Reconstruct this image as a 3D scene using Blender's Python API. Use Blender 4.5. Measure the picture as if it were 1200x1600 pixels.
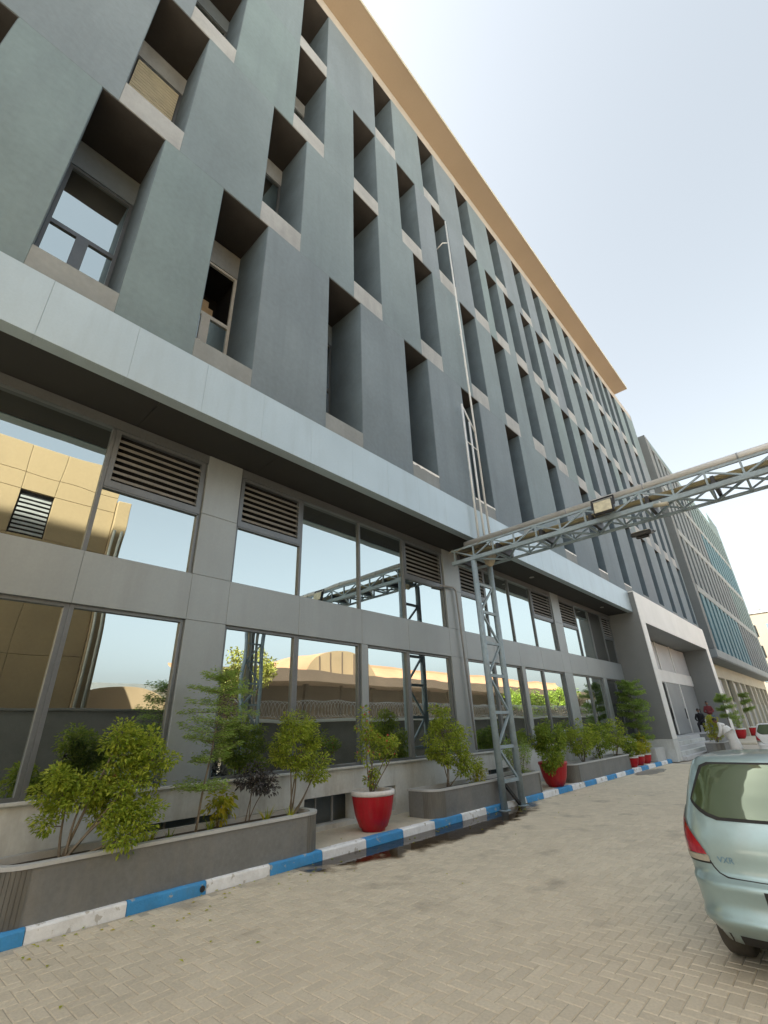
import bpy, bmesh, math, random
from mathutils import Matrix, Vector
from mathutils import noise as mnoise

for _o in list(bpy.data.objects):
    bpy.data.objects.remove(_o)
SC = bpy.context.scene
COL = SC.collection
R = math.radians

# ------------------------------------------------------------------ camera
CAM_H = 1.70
YAW, PITCH, ROLL = 0.731413569, 0.442361815, -0.0383367315
def cam_axes():
    f = Vector((-math.sin(YAW) * math.cos(PITCH), math.cos(YAW) * math.cos(PITCH), math.sin(PITCH)))
    r = Vector((math.cos(YAW), math.sin(YAW), 0))
    u = r.cross(f)
    c, s = math.cos(ROLL), math.sin(ROLL)
    return c * r + s * u, -s * r + c * u, f
cr, cu, cf = cam_axes()
cam = bpy.data.cameras.new('camera')
cam.sensor_fit = 'VERTICAL'
cam.sensor_height = 36.0
cam.sensor_width = 27.0
cam.lens = 719.766 / 1600.0 * 36.0
cam.clip_start = 0.05
cam.clip_end = 2000
camo = bpy.data.objects.new('camera', cam)
COL.objects.link(camo)
camo.matrix_world = Matrix(((cr.x, cu.x, -cf.x, 0), (cr.y, cu.y, -cf.y, 0), (cr.z, cu.z, -cf.z, CAM_H), (0, 0, 0, 1)))
SC.camera = camo
CAMP = Vector((0, 0, CAM_H))
def project(p):
    v = Vector(p) - CAMP
    d = v.dot(cf)
    if d < 0.05:
        return None
    return 600 + 719.766 * v.dot(cr) / d, 800 - 719.766 * v.dot(cu) / d, d

# ------------------------------------------------------------------ light
SUN_DIR = Vector((-0.48, -0.52, 0.87)).normalized()
SUN_EL = math.asin(SUN_DIR.z)
SUN_AZ = math.atan2(SUN_DIR.x, SUN_DIR.y)
world = bpy.data.worlds.new('World')
SC.world = world
world.use_nodes = True
wn = world.node_tree
sky = wn.nodes.new('ShaderNodeTexSky')
sky.sky_type = 'NISHITA'
sky.sun_disc = False
sky.sun_elevation = SUN_EL
sky.sun_rotation = SUN_AZ
sky.air_density = 1.2
sky.dust_density = 4.0
sky.ozone_density = 1.0
hs = wn.nodes.new('ShaderNodeHueSaturation')
hs.inputs['Saturation'].default_value = 0.34
hs.inputs['Hue'].default_value = 0.475
wn.links.new(sky.outputs[0], hs.inputs['Color'])
wn.links.new(hs.outputs[0], wn.nodes['Background'].inputs[0])
wn.nodes['Background'].inputs[1].default_value = 0.06
sun = bpy.data.lights.new('sun', 'SUN')
sun.energy = 4.6
sun.angle = R(0.53)
sun.color = (1.0, 0.94, 0.84)
suno = bpy.data.objects.new('sun', sun)
COL.objects.link(suno)
suno.rotation_euler = (-SUN_DIR).to_track_quat('-Z', 'Y').to_euler()
suno.location = (0, 0, 60)
vs = SC.view_settings
vs.view_transform = 'Standard'
vs.look = 'None'
vs.exposure = 2.48
vs.gamma = 1.0
vs.use_curve_mapping = False
SC.cycles.max_bounces = 8
SC.cycles.glossy_bounces = 4
SC.cycles.transparent_max_bounces = 12
SC.cycles.caustics_reflective = False
SC.cycles.caustics_refractive = False

# ------------------------------------------------------------------ materials
def nodes_of(name):
    m = bpy.data.materials.new(name)
    m.use_nodes = True
    nt = m.node_tree
    return m, nt, nt.nodes, nt.links, nt.nodes['Principled BSDF']
def mul(c, k):
    return (min(1, c[0] * k), min(1, c[1] * k), min(1, c[2] * k), 1)
def surf(name, col, rough=0.6, var=0.12, scale=1.2, fine=0.06, fscale=25, bump=0.0, bscale=60,
         metal=0.0, spec=0.5, stretch=(1, 1, 1), island=0.0, coat=0.0, dirt=None, dscale=0.7, damt=0.5, dstretch=None, chip=None):
    m, nt, N, L, P = nodes_of(name)
    tc = N.new('ShaderNodeTexCoord')
    mp = N.new('ShaderNodeMapping')
    mp.inputs['Scale'].default_value = stretch
    L.new(N.new('ShaderNodeNewGeometry').outputs['Position'] if island else tc.outputs['Object'], mp.inputs[0])
    n1 = N.new('ShaderNodeTexNoise'); n1.inputs['Scale'].default_value = scale; n1.inputs['Detail'].default_value = 5
    n2 = N.new('ShaderNodeTexNoise'); n2.inputs['Scale'].default_value = fscale; n2.inputs['Detail'].default_value = 3
    L.new(mp.outputs[0], n1.inputs[0]); L.new(mp.outputs[0], n2.inputs[0])
    r1 = N.new('ShaderNodeMapRange'); r1.inputs[1].default_value = .3; r1.inputs[2].default_value = .7
    r1.inputs[3].default_value = 1 - var; r1.inputs[4].default_value = 1 + var
    L.new(n1.outputs[0], r1.inputs[0])
    r2 = N.new('ShaderNodeMapRange'); r2.inputs[1].default_value = .25; r2.inputs[2].default_value = .75
    r2.inputs[3].default_value = 1 - fine; r2.inputs[4].default_value = 1 + fine
    L.new(n2.outputs[0], r2.inputs[0])
    mm = N.new('ShaderNodeMath'); mm.operation = 'MULTIPLY'
    L.new(r1.outputs[0], mm.inputs[0]); L.new(r2.outputs[0], mm.inputs[1])
    last = mm.outputs[0]
    if island:
        g = N.new('ShaderNodeNewGeometry'); oi = N.new('ShaderNodeObjectInfo')
        ad = N.new('ShaderNodeMath'); ad.operation = 'ADD'
        fr = N.new('ShaderNodeMath'); fr.operation = 'FRACT'
        L.new(g.outputs['Random Per Island'], ad.inputs[0]); L.new(oi.outputs['Random'], ad.inputs[1])
        L.new(ad.outputs[0], fr.inputs[0])
        r3 = N.new('ShaderNodeMapRange'); r3.inputs[3].default_value = 1 - island; r3.inputs[4].default_value = 1 + island
        L.new(fr.outputs[0], r3.inputs[0])
        m2 = N.new('ShaderNodeMath'); m2.operation = 'MULTIPLY'
        L.new(last, m2.inputs[0]); L.new(r3.outputs[0], m2.inputs[1]); last = m2.outputs[0]
    vm = N.new('ShaderNodeVectorMath'); vm.operation = 'SCALE'
    vm.inputs[0].default_value = col[:3]
    L.new(last, vm.inputs['Scale'])
    out = vm.outputs[0]
    if dirt:
        n3 = N.new('ShaderNodeTexNoise'); n3.inputs['Scale'].default_value = dscale; n3.inputs['Detail'].default_value = 7
        n3.inputs['Roughness'].default_value = .65
        if dstretch:
            mp2 = N.new('ShaderNodeMapping'); mp2.inputs['Scale'].default_value = dstretch
            L.new(tc.outputs['Object'], mp2.inputs[0]); L.new(mp2.outputs[0], n3.inputs[0])
        else:
            L.new(mp.outputs[0], n3.inputs[0])
        r4 = N.new('ShaderNodeMapRange'); r4.inputs[1].default_value = .48; r4.inputs[2].default_value = .72
        r4.inputs[3].default_value = 0; r4.inputs[4].default_value = damt
        L.new(n3.outputs[0], r4.inputs[0])
        mx = N.new('ShaderNodeMix'); mx.data_type = 'RGBA'
        L.new(r4.outputs[0], mx.inputs[0]); L.new(out, mx.inputs[6]); mx.inputs[7].default_value = (*dirt, 1)
        out = mx.outputs[2]
    if chip:
        ccol, cscale, clo, chi, camt = chip
        n4 = N.new('ShaderNodeTexNoise'); n4.inputs['Scale'].default_value = cscale; n4.inputs['Detail'].default_value = 6
        L.new(tc.outputs['Object'] if not island else N.new('ShaderNodeNewGeometry').outputs['Position'], n4.inputs[0])
        r5 = N.new('ShaderNodeMapRange'); r5.inputs[1].default_value = clo; r5.inputs[2].default_value = chi
        r5.inputs[3].default_value = 0; r5.inputs[4].default_value = camt
        L.new(n4.outputs[0], r5.inputs[0])
        mx2 = N.new('ShaderNodeMix'); mx2.data_type = 'RGBA'
        L.new(r5.outputs[0], mx2.inputs[0]); L.new(out, mx2.inputs[6]); mx2.inputs[7].default_value = (*ccol, 1)
        out = mx2.outputs[2]
    L.new(out, P.inputs['Base Color'])
    P.inputs['Roughness'].default_value = rough
    P.inputs['Metallic'].default_value = metal
    P.inputs['Specular IOR Level'].default_value = spec
    P.inputs['Coat Weight'].default_value = coat
    P.inputs['Coat Roughness'].default_value = .08
    if bump:
        nb = N.new('ShaderNodeTexNoise'); nb.inputs['Scale'].default_value = bscale; nb.inputs['Detail'].default_value = 4
        L.new(mp.outputs[0], nb.inputs[0])
        b = N.new('ShaderNodeBump'); b.inputs['Strength'].default_value = bump; b.inputs['Distance'].default_value = .01
        L.new(nb.outputs[0], b.inputs['Height']); L.new(b.outputs[0], P.inputs['Normal'])
    return m
def glassy(name, refl=(.66, .745, .745), body=(.012, .014, .014), fac=.78, wave=.045, wscale=.8, rough=.004):
    m, nt, N, L, P = nodes_of(name)
    out = N['Material Output']
    g = N.new('ShaderNodeBsdfGlossy'); g.inputs['Color'].default_value = (*refl, 1); g.inputs['Roughness'].default_value = rough
    P.inputs['Base Color'].default_value = (*body, 1); P.inputs['Roughness'].default_value = .3
    lw = N.new('ShaderNodeLayerWeight'); lw.inputs['Blend'].default_value = .35
    mr = N.new('ShaderNodeMapRange'); mr.inputs[3].default_value = fac; mr.inputs[4].default_value = min(1, fac + .2)
    L.new(lw.outputs['Facing'], mr.inputs[0])
    mx = N.new('ShaderNodeMixShader')
    L.new(mr.outputs[0], mx.inputs[0]); L.new(P.outputs[0], mx.inputs[1]); L.new(g.outputs[0], mx.inputs[2])
    L.new(mx.outputs[0], out.inputs[0])
    tc = N.new('ShaderNodeTexCoord')
    n = N.new('ShaderNodeTexNoise'); n.inputs['Scale'].default_value = wscale; n.inputs['Detail'].default_value = 1
    L.new(tc.outputs['Object'], n.inputs[0])
    b = N.new('ShaderNodeBump'); b.inputs['Strength'].default_value = wave; b.inputs['Distance'].default_value = .1
    L.new(n.outputs[0], b.inputs['Height']); L.new(b.outputs[0], g.inputs['Normal'])
    return m
def leafmat(name, c1, c2, trans=.35, rough=.5):
    m, nt, N, L, P = nodes_of(name)
    out = N['Material Output']
    g = N.new('ShaderNodeNewGeometry')
    mx = N.new('ShaderNodeMix'); mx.data_type = 'RGBA'
    L.new(g.outputs['Random Per Island'], mx.inputs[0])
    mx.inputs[6].default_value = (*c1, 1); mx.inputs[7].default_value = (*c2, 1)
    L.new(mx.outputs[2], P.inputs['Base Color'])
    P.inputs['Roughness'].default_value = rough
    P.inputs['Specular IOR Level'].default_value = .35
    t = N.new('ShaderNodeBsdfTranslucent')
    L.new(mx.outputs[2], t.inputs['Color'])
    ms = N.new('ShaderNodeMixShader'); ms.inputs[0].default_value = trans
    L.new(P.outputs[0], ms.inputs[1]); L.new(t.outputs[0], ms.inputs[2]); L.new(ms.outputs[0], out.inputs[0])
    return m

MT = {}
# painted render panels, four tones of one grey-blue family
for i, c in enumerate([(.158, .205, .240), (.156, .210, .240), (.154, .216, .238), (.160, .205, .244), (.168, .206, .238)]):
    MT['wall%d' % i] = surf('wall_render_%d' % i, c, .75, .10, .55, .07, 9, .25, 55, dirt=(.118, .155, .184), dscale=1.0, damt=.45, dstretch=(2.2, 2.2, .22))
MT['ceiling'] = surf('reveal_ceiling_board', (.034, .031, .029), .8, .15, 2, .08, 20)  # brown finish, its colour deepened to near black for the recess shade
MT['reveal'] = surf('reveal_paint', (.105, .145, .175), .8, .12, 1.5, .06, 14)  # wall colour darkened to paint in the shade of the deep openings
MT['sill'] = surf('sill_render', (.31, .335, .35), .8, .1, 1.5, .06, 14, .2, 60, dirt=(.20, .215, .22), damt=.5, dstretch=(3, 3, .6))
MT['sill0'] = surf('sill_render_low', (.225, .250, .258), .8, .1, 1.5, .06, 14, .2, 60, dirt=(.16, .175, .175), damt=.5, dstretch=(3, 3, .6))
MT['cornice'] = surf('cornice_render', (.36, .35, .33), .8, .08, 1, .05, 14)
MT['canopy'] = surf('canopy_board', (.295, .235, .17), .7, .06, .4, .03, 14)
MT['canopy_edge'] = surf('canopy_edge', (.45, .44, .36), .6, .05, 1)
MT['fascia'] = surf('fascia_metal', (.425, .52, .57), .38, .05, .8, .03, 30, 0, 1, .35, .5, dirt=(.36, .43, .46), dscale=1.4, damt=.45, dstretch=(2.5, 2.5, .35))
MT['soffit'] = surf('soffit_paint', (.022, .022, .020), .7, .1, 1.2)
MT['clad'] = surf('cladding_metal', (.30, .335, .345), .42, .06, .9, .03, 30, 0, 1, .3, .5, dirt=(.25, .27, .275), dscale=1.2, damt=.45, dstretch=(2.5, 2.5, .3))
MT['frame'] = surf('window_frame_metal', (.16, .175, .185), .4, .06, 3, metal=.5)
MT['white_frame'] = surf('white_frame', (.62, .62, .58), .5, .06, 6)
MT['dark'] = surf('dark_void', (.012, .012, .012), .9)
MT['slat'] = surf('louver_metal', (.40, .395, .37), .45, .1, 4, .05, 30, metal=.3)
MT['cream_slat'] = surf('cream_louver', (.55, .50, .36), .6, .08, 5)
MT['plinth'] = surf('plinth_concrete', (.58, .60, .58), .85, .1, 1.1, .06, 20, .3, 70, dirt=(.36, .35, .31), dscale=1.6, damt=.6, dstretch=(2, 2, .5))
MT['portal_white'] = surf('portal_white', (.80, .80, .77), .5, .05, .7, .02, 20)
MT['portal_grey'] = surf('portal_grey', (.20, .21, .205), .5, .07, .8, .03, 20)
MT['pane'] = glassy('mirror_glass')
MT['pane_dark'] = glassy('dark_glass', (.5, .55, .55), (.01, .012, .012), .25, .02)
MT['pale_panel'] = surf('pale_panel', (.52, .53, .54), .5, .06, .8)
MT['door_grey'] = surf('door_grey', (.27, .285, .29), .5, .07, .8)
MT['steel'] = surf('steel_paint', (.30, .385, .43), .5, .1, 2.5, .07, 18, .15, 40, dirt=(.17, .17, .16), dscale=4, damt=.45)
MT['pipe_light'] = surf('pipe_cladding', (.56, .545, .51), .45, .07, 3, .04, 20, metal=.25)
MT['pipe_grey'] = surf('pipe_grey', (.30, .31, .32), .5, .1, 3)
MT['pipe_ochre'] = surf('pipe_ochre', (.40, .34, .20), .6, .15, 3)
MT['pipe_white'] = surf('pipe_white', (.60, .63, .64), .45, .05, 3)
MT['black'] = surf('black_metal', (.025, .025, .027), .5)
MT['lamp_glass'] = surf('floodlight_glass', (.62, .58, .42), .25, .15, 12, spec=.8)
MT['rag'] = surf('torn_sheet', (.36, .32, .24), .7, .35, 4, .1, 14)
MT['kerb_white'] = surf('kerb_white', (.85, .87, .88), .75, .08, 3, .06, 25, .4, 60, dirt=(.60, .60, .57), dscale=3.5, damt=.55, chip=((.45, .43, .38), 9, .60, .64, .8))
MT['kerb_blue'] = surf('kerb_blue', (.055, .30, .62), .7, .12, 3, .06, 25, .4, 60, dirt=(.10, .26, .42), dscale=3.5, damt=.6, chip=((.42, .44, .42), 10, .63, .67, .8))
MT['paver'] = surf('paver_concrete', (.66, .585, .45), .88, .10, .55, .10, 45, .5, 120, island=.075, dirt=(.55, .48, .365), dscale=.55, damt=.7, chip=((.27, .235, .185), 1.35, .60, .74, .6))
MT['pavement'] = surf('pavement_concrete', (.60, .55, .44), .9, .1, 1.2, .08, 30, .4, 80, dirt=(.34, .32, .27), dscale=1.8, damt=.5)
MT['planter'] = surf('planter_stone', (.185, .19, .185), .55, .12, 1.4, .1, 22, .3, 60, dirt=(.26, .245, .21), dscale=2.0, damt=.55, dstretch=(2, 2, .35))
MT['planter_rib'] = surf('planter_rib', (.15, .145, .125), .6, .22, 5, .1, 22, .3, 60, stretch=(1, 1, .2))
MT['coping'] = surf('planter_coping', (.48, .49, .48), .6, .1, 2, .06, 25, .2, 60)
MT['soil'] = surf('soil', (.055, .042, .03), .95, .3, 9, .3, 50, 1, 30)
MT['red_pot'] = surf('red_pot', (.46, .012, .022), .42, .1, 3, .05, 25, spec=.4, dirt=(.34, .07, .05), dscale=5, damt=.6, dstretch=(2, 2, .5))
MT['pot_rim'] = surf('pot_rim', (.72, .70, .68), .55, .06, 4, dirt=(.45, .40, .36), dscale=5, damt=.4)
MT['bark'] = surf('bark', (.20, .165, .12), .85, .2, 9, .1, 50, .5, 60)
MT['stem'] = surf('green_stem', (.17, .19, .07), .7, .2, 9)
MT['leaf'] = leafmat('leaf_bright', (.20, .31, .03), (.52, .57, .08), .42)
MT['leaf_dk'] = leafmat('leaf_mid', (.13, .23, .03), (.38, .46, .06), .40)
MT['leaf_tier'] = leafmat('leaf_tiered', (.25, .39, .08), (.44, .56, .15), .45)
MT['leaf_purple'] = leafmat('leaf_purple', (.035, .04, .035), (.16, .15, .16), .2)
MT['leaf_yellow'] = leafmat('leaf_yellow', (.58, .50, .05), (.34, .44, .05), .45)
MT['leaf_tree'] = leafmat('leaf_tree', (.22, .24, .04), (.36, .33, .06), .3)
MT['flower'] = surf('flower_red', (.55, .06, .05), .6)
MT['car_paint'] = surf('car_paint', (.335, .45, .445), .3, .03, 1.2, .02, 40, 0, 1, .45, .5, coat=.7, dirt=(.30, .36, .335), dscale=3.5, damt=.5)
MT['car_white'] = surf('car_white', (.78, .79, .78), .3, .03, 1.2, coat=.6)
MT['rubber'] = surf('rubber', (.022, .021, .020), .7, .2, 8)
MT['tyre'] = surf('tyre', (.075, .065, .05), .85, .25, 8, dirt=(.13, .115, .09), dscale=5, damt=.5)
MT['rim'] = surf('rim', (.35, .35, .35), .4, .1, 6, metal=.8)
MT['car_glass'] = glassy('car_glass', (.5, .6, .45), (.055, .078, .028), .14, .0, rough=.03)
MT['lamp_red'] = surf('lamp_red', (.42, .008, .016), .12, .15, 14, spec=.8, coat=1)
MT['lamp_clear'] = surf('lamp_clear', (.42, .38, .30), .2, .15, 14)
MT['badge'] = surf('badge_blue', (.16, .30, .42), .35, .1, 30, metal=.4)
MT['plate'] = surf('number_plate', (.45, .50, .28), .5)
MT['yellow_wall'] = surf('yellow_wall', (.33, .235, .12), .8, .12, .5, .05, 9, .2, 30, dirt=(.25, .18, .09), dscale=.5, damt=.5)
MT['groove'] = surf('groove', (.22, .16, .085), .9)
MT['orange_roof'] = surf('orange_roof', (.33, .165, .085), .8, .1, .6, .05, 9)
MT['vault_cream'] = surf('vault_cream', (.31, .215, .12), .8, .08, .6)
MT['eave'] = surf('eave_brown', (.11, .075, .05), .8, .1, .7)
MT['beige_wall'] = surf('beige_wall', (.13, .105, .08), .85, .1, .6)  # beige darkened, the veranda's deep shade is put into the colour
MT['bwall'] = surf('boundary_render', (.17, .165, .15), .9, .15, .6, .06, 12, dirt=(.10, .10, .09), dscale=.8, damt=.5)
MT['wcop'] = surf('white_coping', (.80, .80, .77), .7)
MT['wire'] = surf('razor_wire', (.30, .30, .29), .5, metal=.5)
MT['far_wall'] = surf('far_wall', (.20, .18, .14), .8, .06, .2)
MT['far_grey'] = surf('far_grey', (.15, .155, .15), .8, .06, .2)
MT['annex_beige'] = surf('annex_beige', (.142, .172, .190), .75, .08, .5, .05, 9)
MT['annex_pier'] = surf('annex_pier', (.150, .172, .182), .75, .08, .5, .05, 9)
MT['annex_teal'] = surf('annex_teal', (.085, .18, .225), .7, .1, .5, .05, 9)
MT['annex_green'] = surf('annex_green', (.135, .20, .21), .7, .1, .5, .05, 9)
MT['annex_head'] = surf('annex_head', (.235, .27, .285), .75, .08, .8)
MT['lower_cream'] = surf('lower_cream', (.50, .47, .37), .8, .07, .6)
MT['card'] = surf('cardboard', (.42, .30, .17), .8, .15, 6)
MT['skin'] = surf('skin', (.23, .125, .075), .55, .05, 8)
MT['hair'] = surf('hair', (.012, .010, .009), .5)
MT['maroon'] = surf('maroon_cloth', (.17, .03, .035), .85, .15, 9)
MT['jeans'] = surf('jeans', (.10, .20, .33), .85, .12, 9)
MT['black_cloth'] = surf('black_cloth', (.014, .014, .017), .85)
MT['white_cloth'] = surf('white_cloth', (.78, .77, .73), .85, .05, 6)
MT['chair'] = surf('white_plastic', (.72, .73, .74), .45)
MT['ceiling_lamp'] = surf('downlight', (.35, .34, .32), .4)

# ------------------------------------------------------------------ mesh helpers
def mesh_of(name, v, f, mats, smooth=False, mi=None):
    me = bpy.data.meshes.new(name)
    me.from_pydata([tuple(p) for p in v], [], f)
    for m in (mats if isinstance(mats, (list, tuple)) else [mats]):
        me.materials.append(m)
    if mi:
        me.polygons.foreach_set('material_index', mi)
    if smooth:
        me.polygons.foreach_set('use_smooth', [True] * len(me.polygons))
    me.update()
    return me
def link(name, me, parent=None, loc=None, world=True):
    o = bpy.data.objects.new(name, me)
    COL.objects.link(o)
    if loc is not None:
        o.location = loc
    if parent is not None:
        o.parent = parent
        if world:
            g = Vector((0, 0, 0)); q = parent
            while q is not None:
                g = g + q.location; q = q.parent
                break_ = False
            o.matrix_parent_inverse = Matrix.Translation(-parent_world(parent))
    return o
def parent_world(p):
    # objects built in world coordinates sit at the origin of their parent chain
    return Vector(p['_w']) if '_w' in p else Vector((0, 0, 0))
def tag(o, label=None, cat=None, group=None, kind=None):
    if label: o['label'] = label
    if cat: o['category'] = cat
    if group: o['group'] = group
    if kind: o['kind'] = kind
    return o
def thing(name, label, cat, loc, group=None, kind=None):
    o = bpy.data.objects.new(name, None)
    COL.objects.link(o)
    o.location = loc
    o.empty_display_size = .2
    o['_w'] = tuple(loc)
    return tag(o, label, cat, group, kind)

class MB:
    def __init__(s):
        s.v = []; s.f = []; s.mi = []
    def quad(s, a, b, c, d, m=0):
        i = len(s.v); s.v += [tuple(a), tuple(b), tuple(c), tuple(d)]; s.f.append((i, i + 1, i + 2, i + 3)); s.mi.append(m)
    def box(s, x0, x1, y0, y1, z0, z1, ch=0.0, m=0):
        i = len(s.v)
        if ch <= 0:
            for z in (z0, z1):
                s.v += [(x0, y0, z), (x1, y0, z), (x1, y1, z), (x0, y1, z)]
            s.f += [(i, i + 3, i + 2, i + 1), (i + 4, i + 5, i + 6, i + 7)] + [(i + k, i + (k + 1) % 4, i + 4 + (k + 1) % 4, i + 4 + k) for k in range(4)]
            s.mi += [m] * 6
            return
        bm = bmesh.new()
        bmesh.ops.create_cube(bm, size=1)
        for w in bm.verts:
            w.co = Vector(((x0 + x1) / 2 + w.co.x * (x1 - x0), (y0 + y1) / 2 + w.co.y * (y1 - y0), (z0 + z1) / 2 + w.co.z * (z1 - z0)))
        bmesh.ops.bevel(bm, geom=bm.edges[:], offset=ch, segments=1, affect='EDGES')
        s.add_bm(bm, m)
    def add_bm(s, bm, m=0):
        i = len(s.v)
        bm.verts.index_update()
        s.v += [tuple(w.co) for w in bm.verts]
        for f in bm.faces:
            s.f.append(tuple(i + w.index for w in f.verts)); s.mi.append(m)
        bm.free()
    def tube(s, pts, rad, n=8, m=0, cap=True):
        pts = [Vector(p) for p in pts]
        if not isinstance(rad, (list, tuple)):
            rad = [rad] * len(pts)
        i0 = len(s.v)
        up = None
        for k, p in enumerate(pts):
            if k == 0: t = pts[1] - pts[0]
            elif k == len(pts) - 1: t = pts[-1] - pts[-2]
            else: t = (pts[k + 1] - p).normalized() + (p - pts[k - 1]).normalized()
            if t.length < 1e-6: t = Vector((0, 0, 1))
            t.normalize()
            if up is None:
                up = Vector((0, 0, 1)) if abs(t.z) < .9 else Vector((1, 0, 0))
            a = up - t * up.dot(t)
            if a.length < 1e-4:
                a = t.orthogonal()
            a.normalize(); b = t.cross(a); up = a
            for j in range(n):
                th = 2 * math.pi * j / n
                s.v.append(tuple(p + (a * math.cos(th) + b * math.sin(th)) * rad[k]))
        for k in range(len(pts) - 1):
            for j in range(n):
                a0 = i0 + k * n + j; a1 = i0 + k * n + (j + 1) % n
                s.f.append((a0, a1, a1 + n, a0 + n)); s.mi.append(m)
        if cap:
            s.f.append(tuple(i0 + j for j in range(n))[::-1]); s.mi.append(m)
            e = i0 + (len(pts) - 1) * n
            s.f.append(tuple(e + j for j in range(n))); s.mi.append(m)
    def beam(s, p0, p1, w, h=None, m=0):
        h = h or w
        p0 = Vector(p0); p1 = Vector(p1)
        t = (p1 - p0).normalized()
        a = Vector((0, 0, 1)) if abs(t.z) < .95 else Vector((1, 0, 0))
        a = (a - t * a.dot(t)).normalized(); b = t.cross(a)
        i = len(s.v)
        for p in (p0, p1):
            for sa, sb in ((-1, -1), (1, -1), (1, 1), (-1, 1)):
                s.v.append(tuple(p + a * (sa * h / 2) + b * (sb * w / 2)))
        s.f += [(i, i + 1, i + 2, i + 3), (i + 7, i + 6, i + 5, i + 4)] + [(i + k, i + 4 + k, i + 4 + (k + 1) % 4, i + (k + 1) % 4) for k in range(4)]
        s.mi += [m] * 6
    def lathe(s, prof, n=32, c=(0, 0, 0), m=0, rib=0, ribn=0, axis='z'):
        i0 = len(s.v)
        for r, z in prof:
            for j in range(n):
                th = 2 * math.pi * j / n
                rr = r * (1 + rib * math.cos(ribn * th)) if rib else r
                if axis == 'z':
                    s.v.append((c[0] + rr * math.cos(th), c[1] + rr * math.sin(th), c[2] + z))
                else:
                    s.v.append((c[0] + z, c[1] + rr * math.cos(th), c[2] + rr * math.sin(th)))
        for k in range(len(prof) - 1):
            for j in range(n):
                a = i0 + k * n + j; b = i0 + k * n + (j + 1) % n
                s.f.append((a, b, b + n, a + n)); s.mi.append(m)
    def build(s, name, mats, parent=None, smooth=False, label=None):
        me = mesh_of(name, s.v, s.f, mats, smooth, s.mi)
        o = link(name, me, parent)
        o['_w'] = (0, 0, 0)
        if label: o['label'] = label
        return o
def box(name, x0, x1, y0, y1, z0, z1, mat, parent=None, ch=0.0, label=None):
    b = MB(); b.box(min(x0, x1), max(x0, x1), min(y0, y1), max(y0, y1), min(z0, z1), max(z0, z1), ch)
    return b.build(name, mat, parent, label=label)

# ------------------------------------------------------------------ ground, road, kerb, pavement
def ground_material():
    m, nt, N, L, P = nodes_of('ground_pavers')
    tc = N.new('ShaderNodeTexCoord')
    br = N.new('ShaderNodeTexBrick')
    br.inputs['Scale'].default_value = 1.0
    br.inputs['Brick Width'].default_value = .22
    br.inputs['Row Height'].default_value = .11
    br.inputs['Mortar Size'].default_value = .004
    br.inputs['Color1'].default_value = (.58, .525, .435, 1)
    br.inputs['Color2'].default_value = (.50, .45, .375, 1)
    br.inputs['Mortar'].default_value = (.40, .36, .29, 1)
    L.new(tc.outputs['Object'], br.inputs[0])
    n = N.new('ShaderNodeTexNoise'); n.inputs['Scale'].default_value = .5; n.inputs['Detail'].default_value = 6
    L.new(tc.outputs['Object'], n.inputs[0])
    mr = N.new('ShaderNodeMapRange'); mr.inputs[1].default_value = .3; mr.inputs[2].default_value = .7; mr.inputs[3].default_value = .85; mr.inputs[4].default_value = 1.1
    L.new(n.outputs[0], mr.inputs[0])
    vm = N.new('ShaderNodeVectorMath'); vm.operation = 'SCALE'
    L.new(br.outputs[0], vm.inputs[0]); L.new(mr.outputs[0], vm.inputs['Scale'])
    L.new(vm.outputs[0], P.inputs['Base Color'])
    P.inputs['Roughness'].default_value = .9
    return m
def sheet(name, x0, x1, y0, y1, z, mat, kind='structure'):
    b = MB(); b.quad((x0, y0, z), (x1, y0, z), (x1, y1, z), (x0, y1, z))
    o = b.build(name, mat)
    return tag(o, kind=kind)
gm = ground_material()
ground = sheet('ground', -900, 900, -900, 1100, -.03, gm)
tag(ground, 'wide sand coloured paved ground reaching to the horizon', 'ground')
joint = surf('joint_sand', (.47, .42, .33), .95, .15, 2, .2, 60)
road = sheet('road', -6.36, 3.05, -16, 24.6, -.0062, joint)
tag(road, 'sandy beige block paved road beside the blue and white kerb', 'road')

rnd = random.Random(11)
PW = .1
def paver_verts(x0, y0, x1, y1, dz, tilt):
    g = .0028; c = .006
    a = [(x0 + g, y0 + g), (x1 - g, y0 + g), (x1 - g, y1 - g), (x0 + g, y1 - g)]
    t = [(x0 + g + c, y0 + g + c), (x1 - g - c, y0 + g + c), (x1 - g - c, y1 - g - c), (x0 + g + c, y1 - g - c)]
    v = [(x, y, -.02) for x, y in a] + [(x, y, -.006 + dz) for x, y in a]
    v += [(x, y, dz + tilt * (1 if k in (0, 1) else -1)) for k, (x, y) in enumerate(t)]
    return v
PF = [(0, 1, 5, 4), (1, 2, 6, 5), (2, 3, 7, 6), (3, 0, 4, 7), (4, 5, 9, 8), (5, 6, 10, 9), (6, 7, 11, 10), (7, 4, 8, 11), (8, 9, 10, 11)]
cells = []
nx0, nx1, ny0, ny1 = int(-6.38 / PW), int(3.05 / PW), int(-1.0 / PW), int(24.5 / PW)
for ix in range(nx0, nx1):
    for iy in range(ny0, ny1):
        k = (ix - iy) % 4
        if k == 0: cells.append((ix * PW, iy * PW, (ix + 2) * PW, (iy + 1) * PW, 0))
        elif k == 3: cells.append((ix * PW, iy * PW, (ix + 1) * PW, (iy + 2) * PW, 1))
cells = [c for c in cells if c[0] > -6.372]
def paver_rank(c):
    p = project(((c[0] + c[2]) / 2, (c[1] + c[3]) / 2, 0))
    if p is None or not (-15 < p[0] < 1215 and 900 < p[1] < 1615):
        return 1e9
    return p[2]
order = sorted(range(len(cells)), key=lambda i: paver_rank(cells[i]))
single = set(order[:300])
proto = {}
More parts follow.
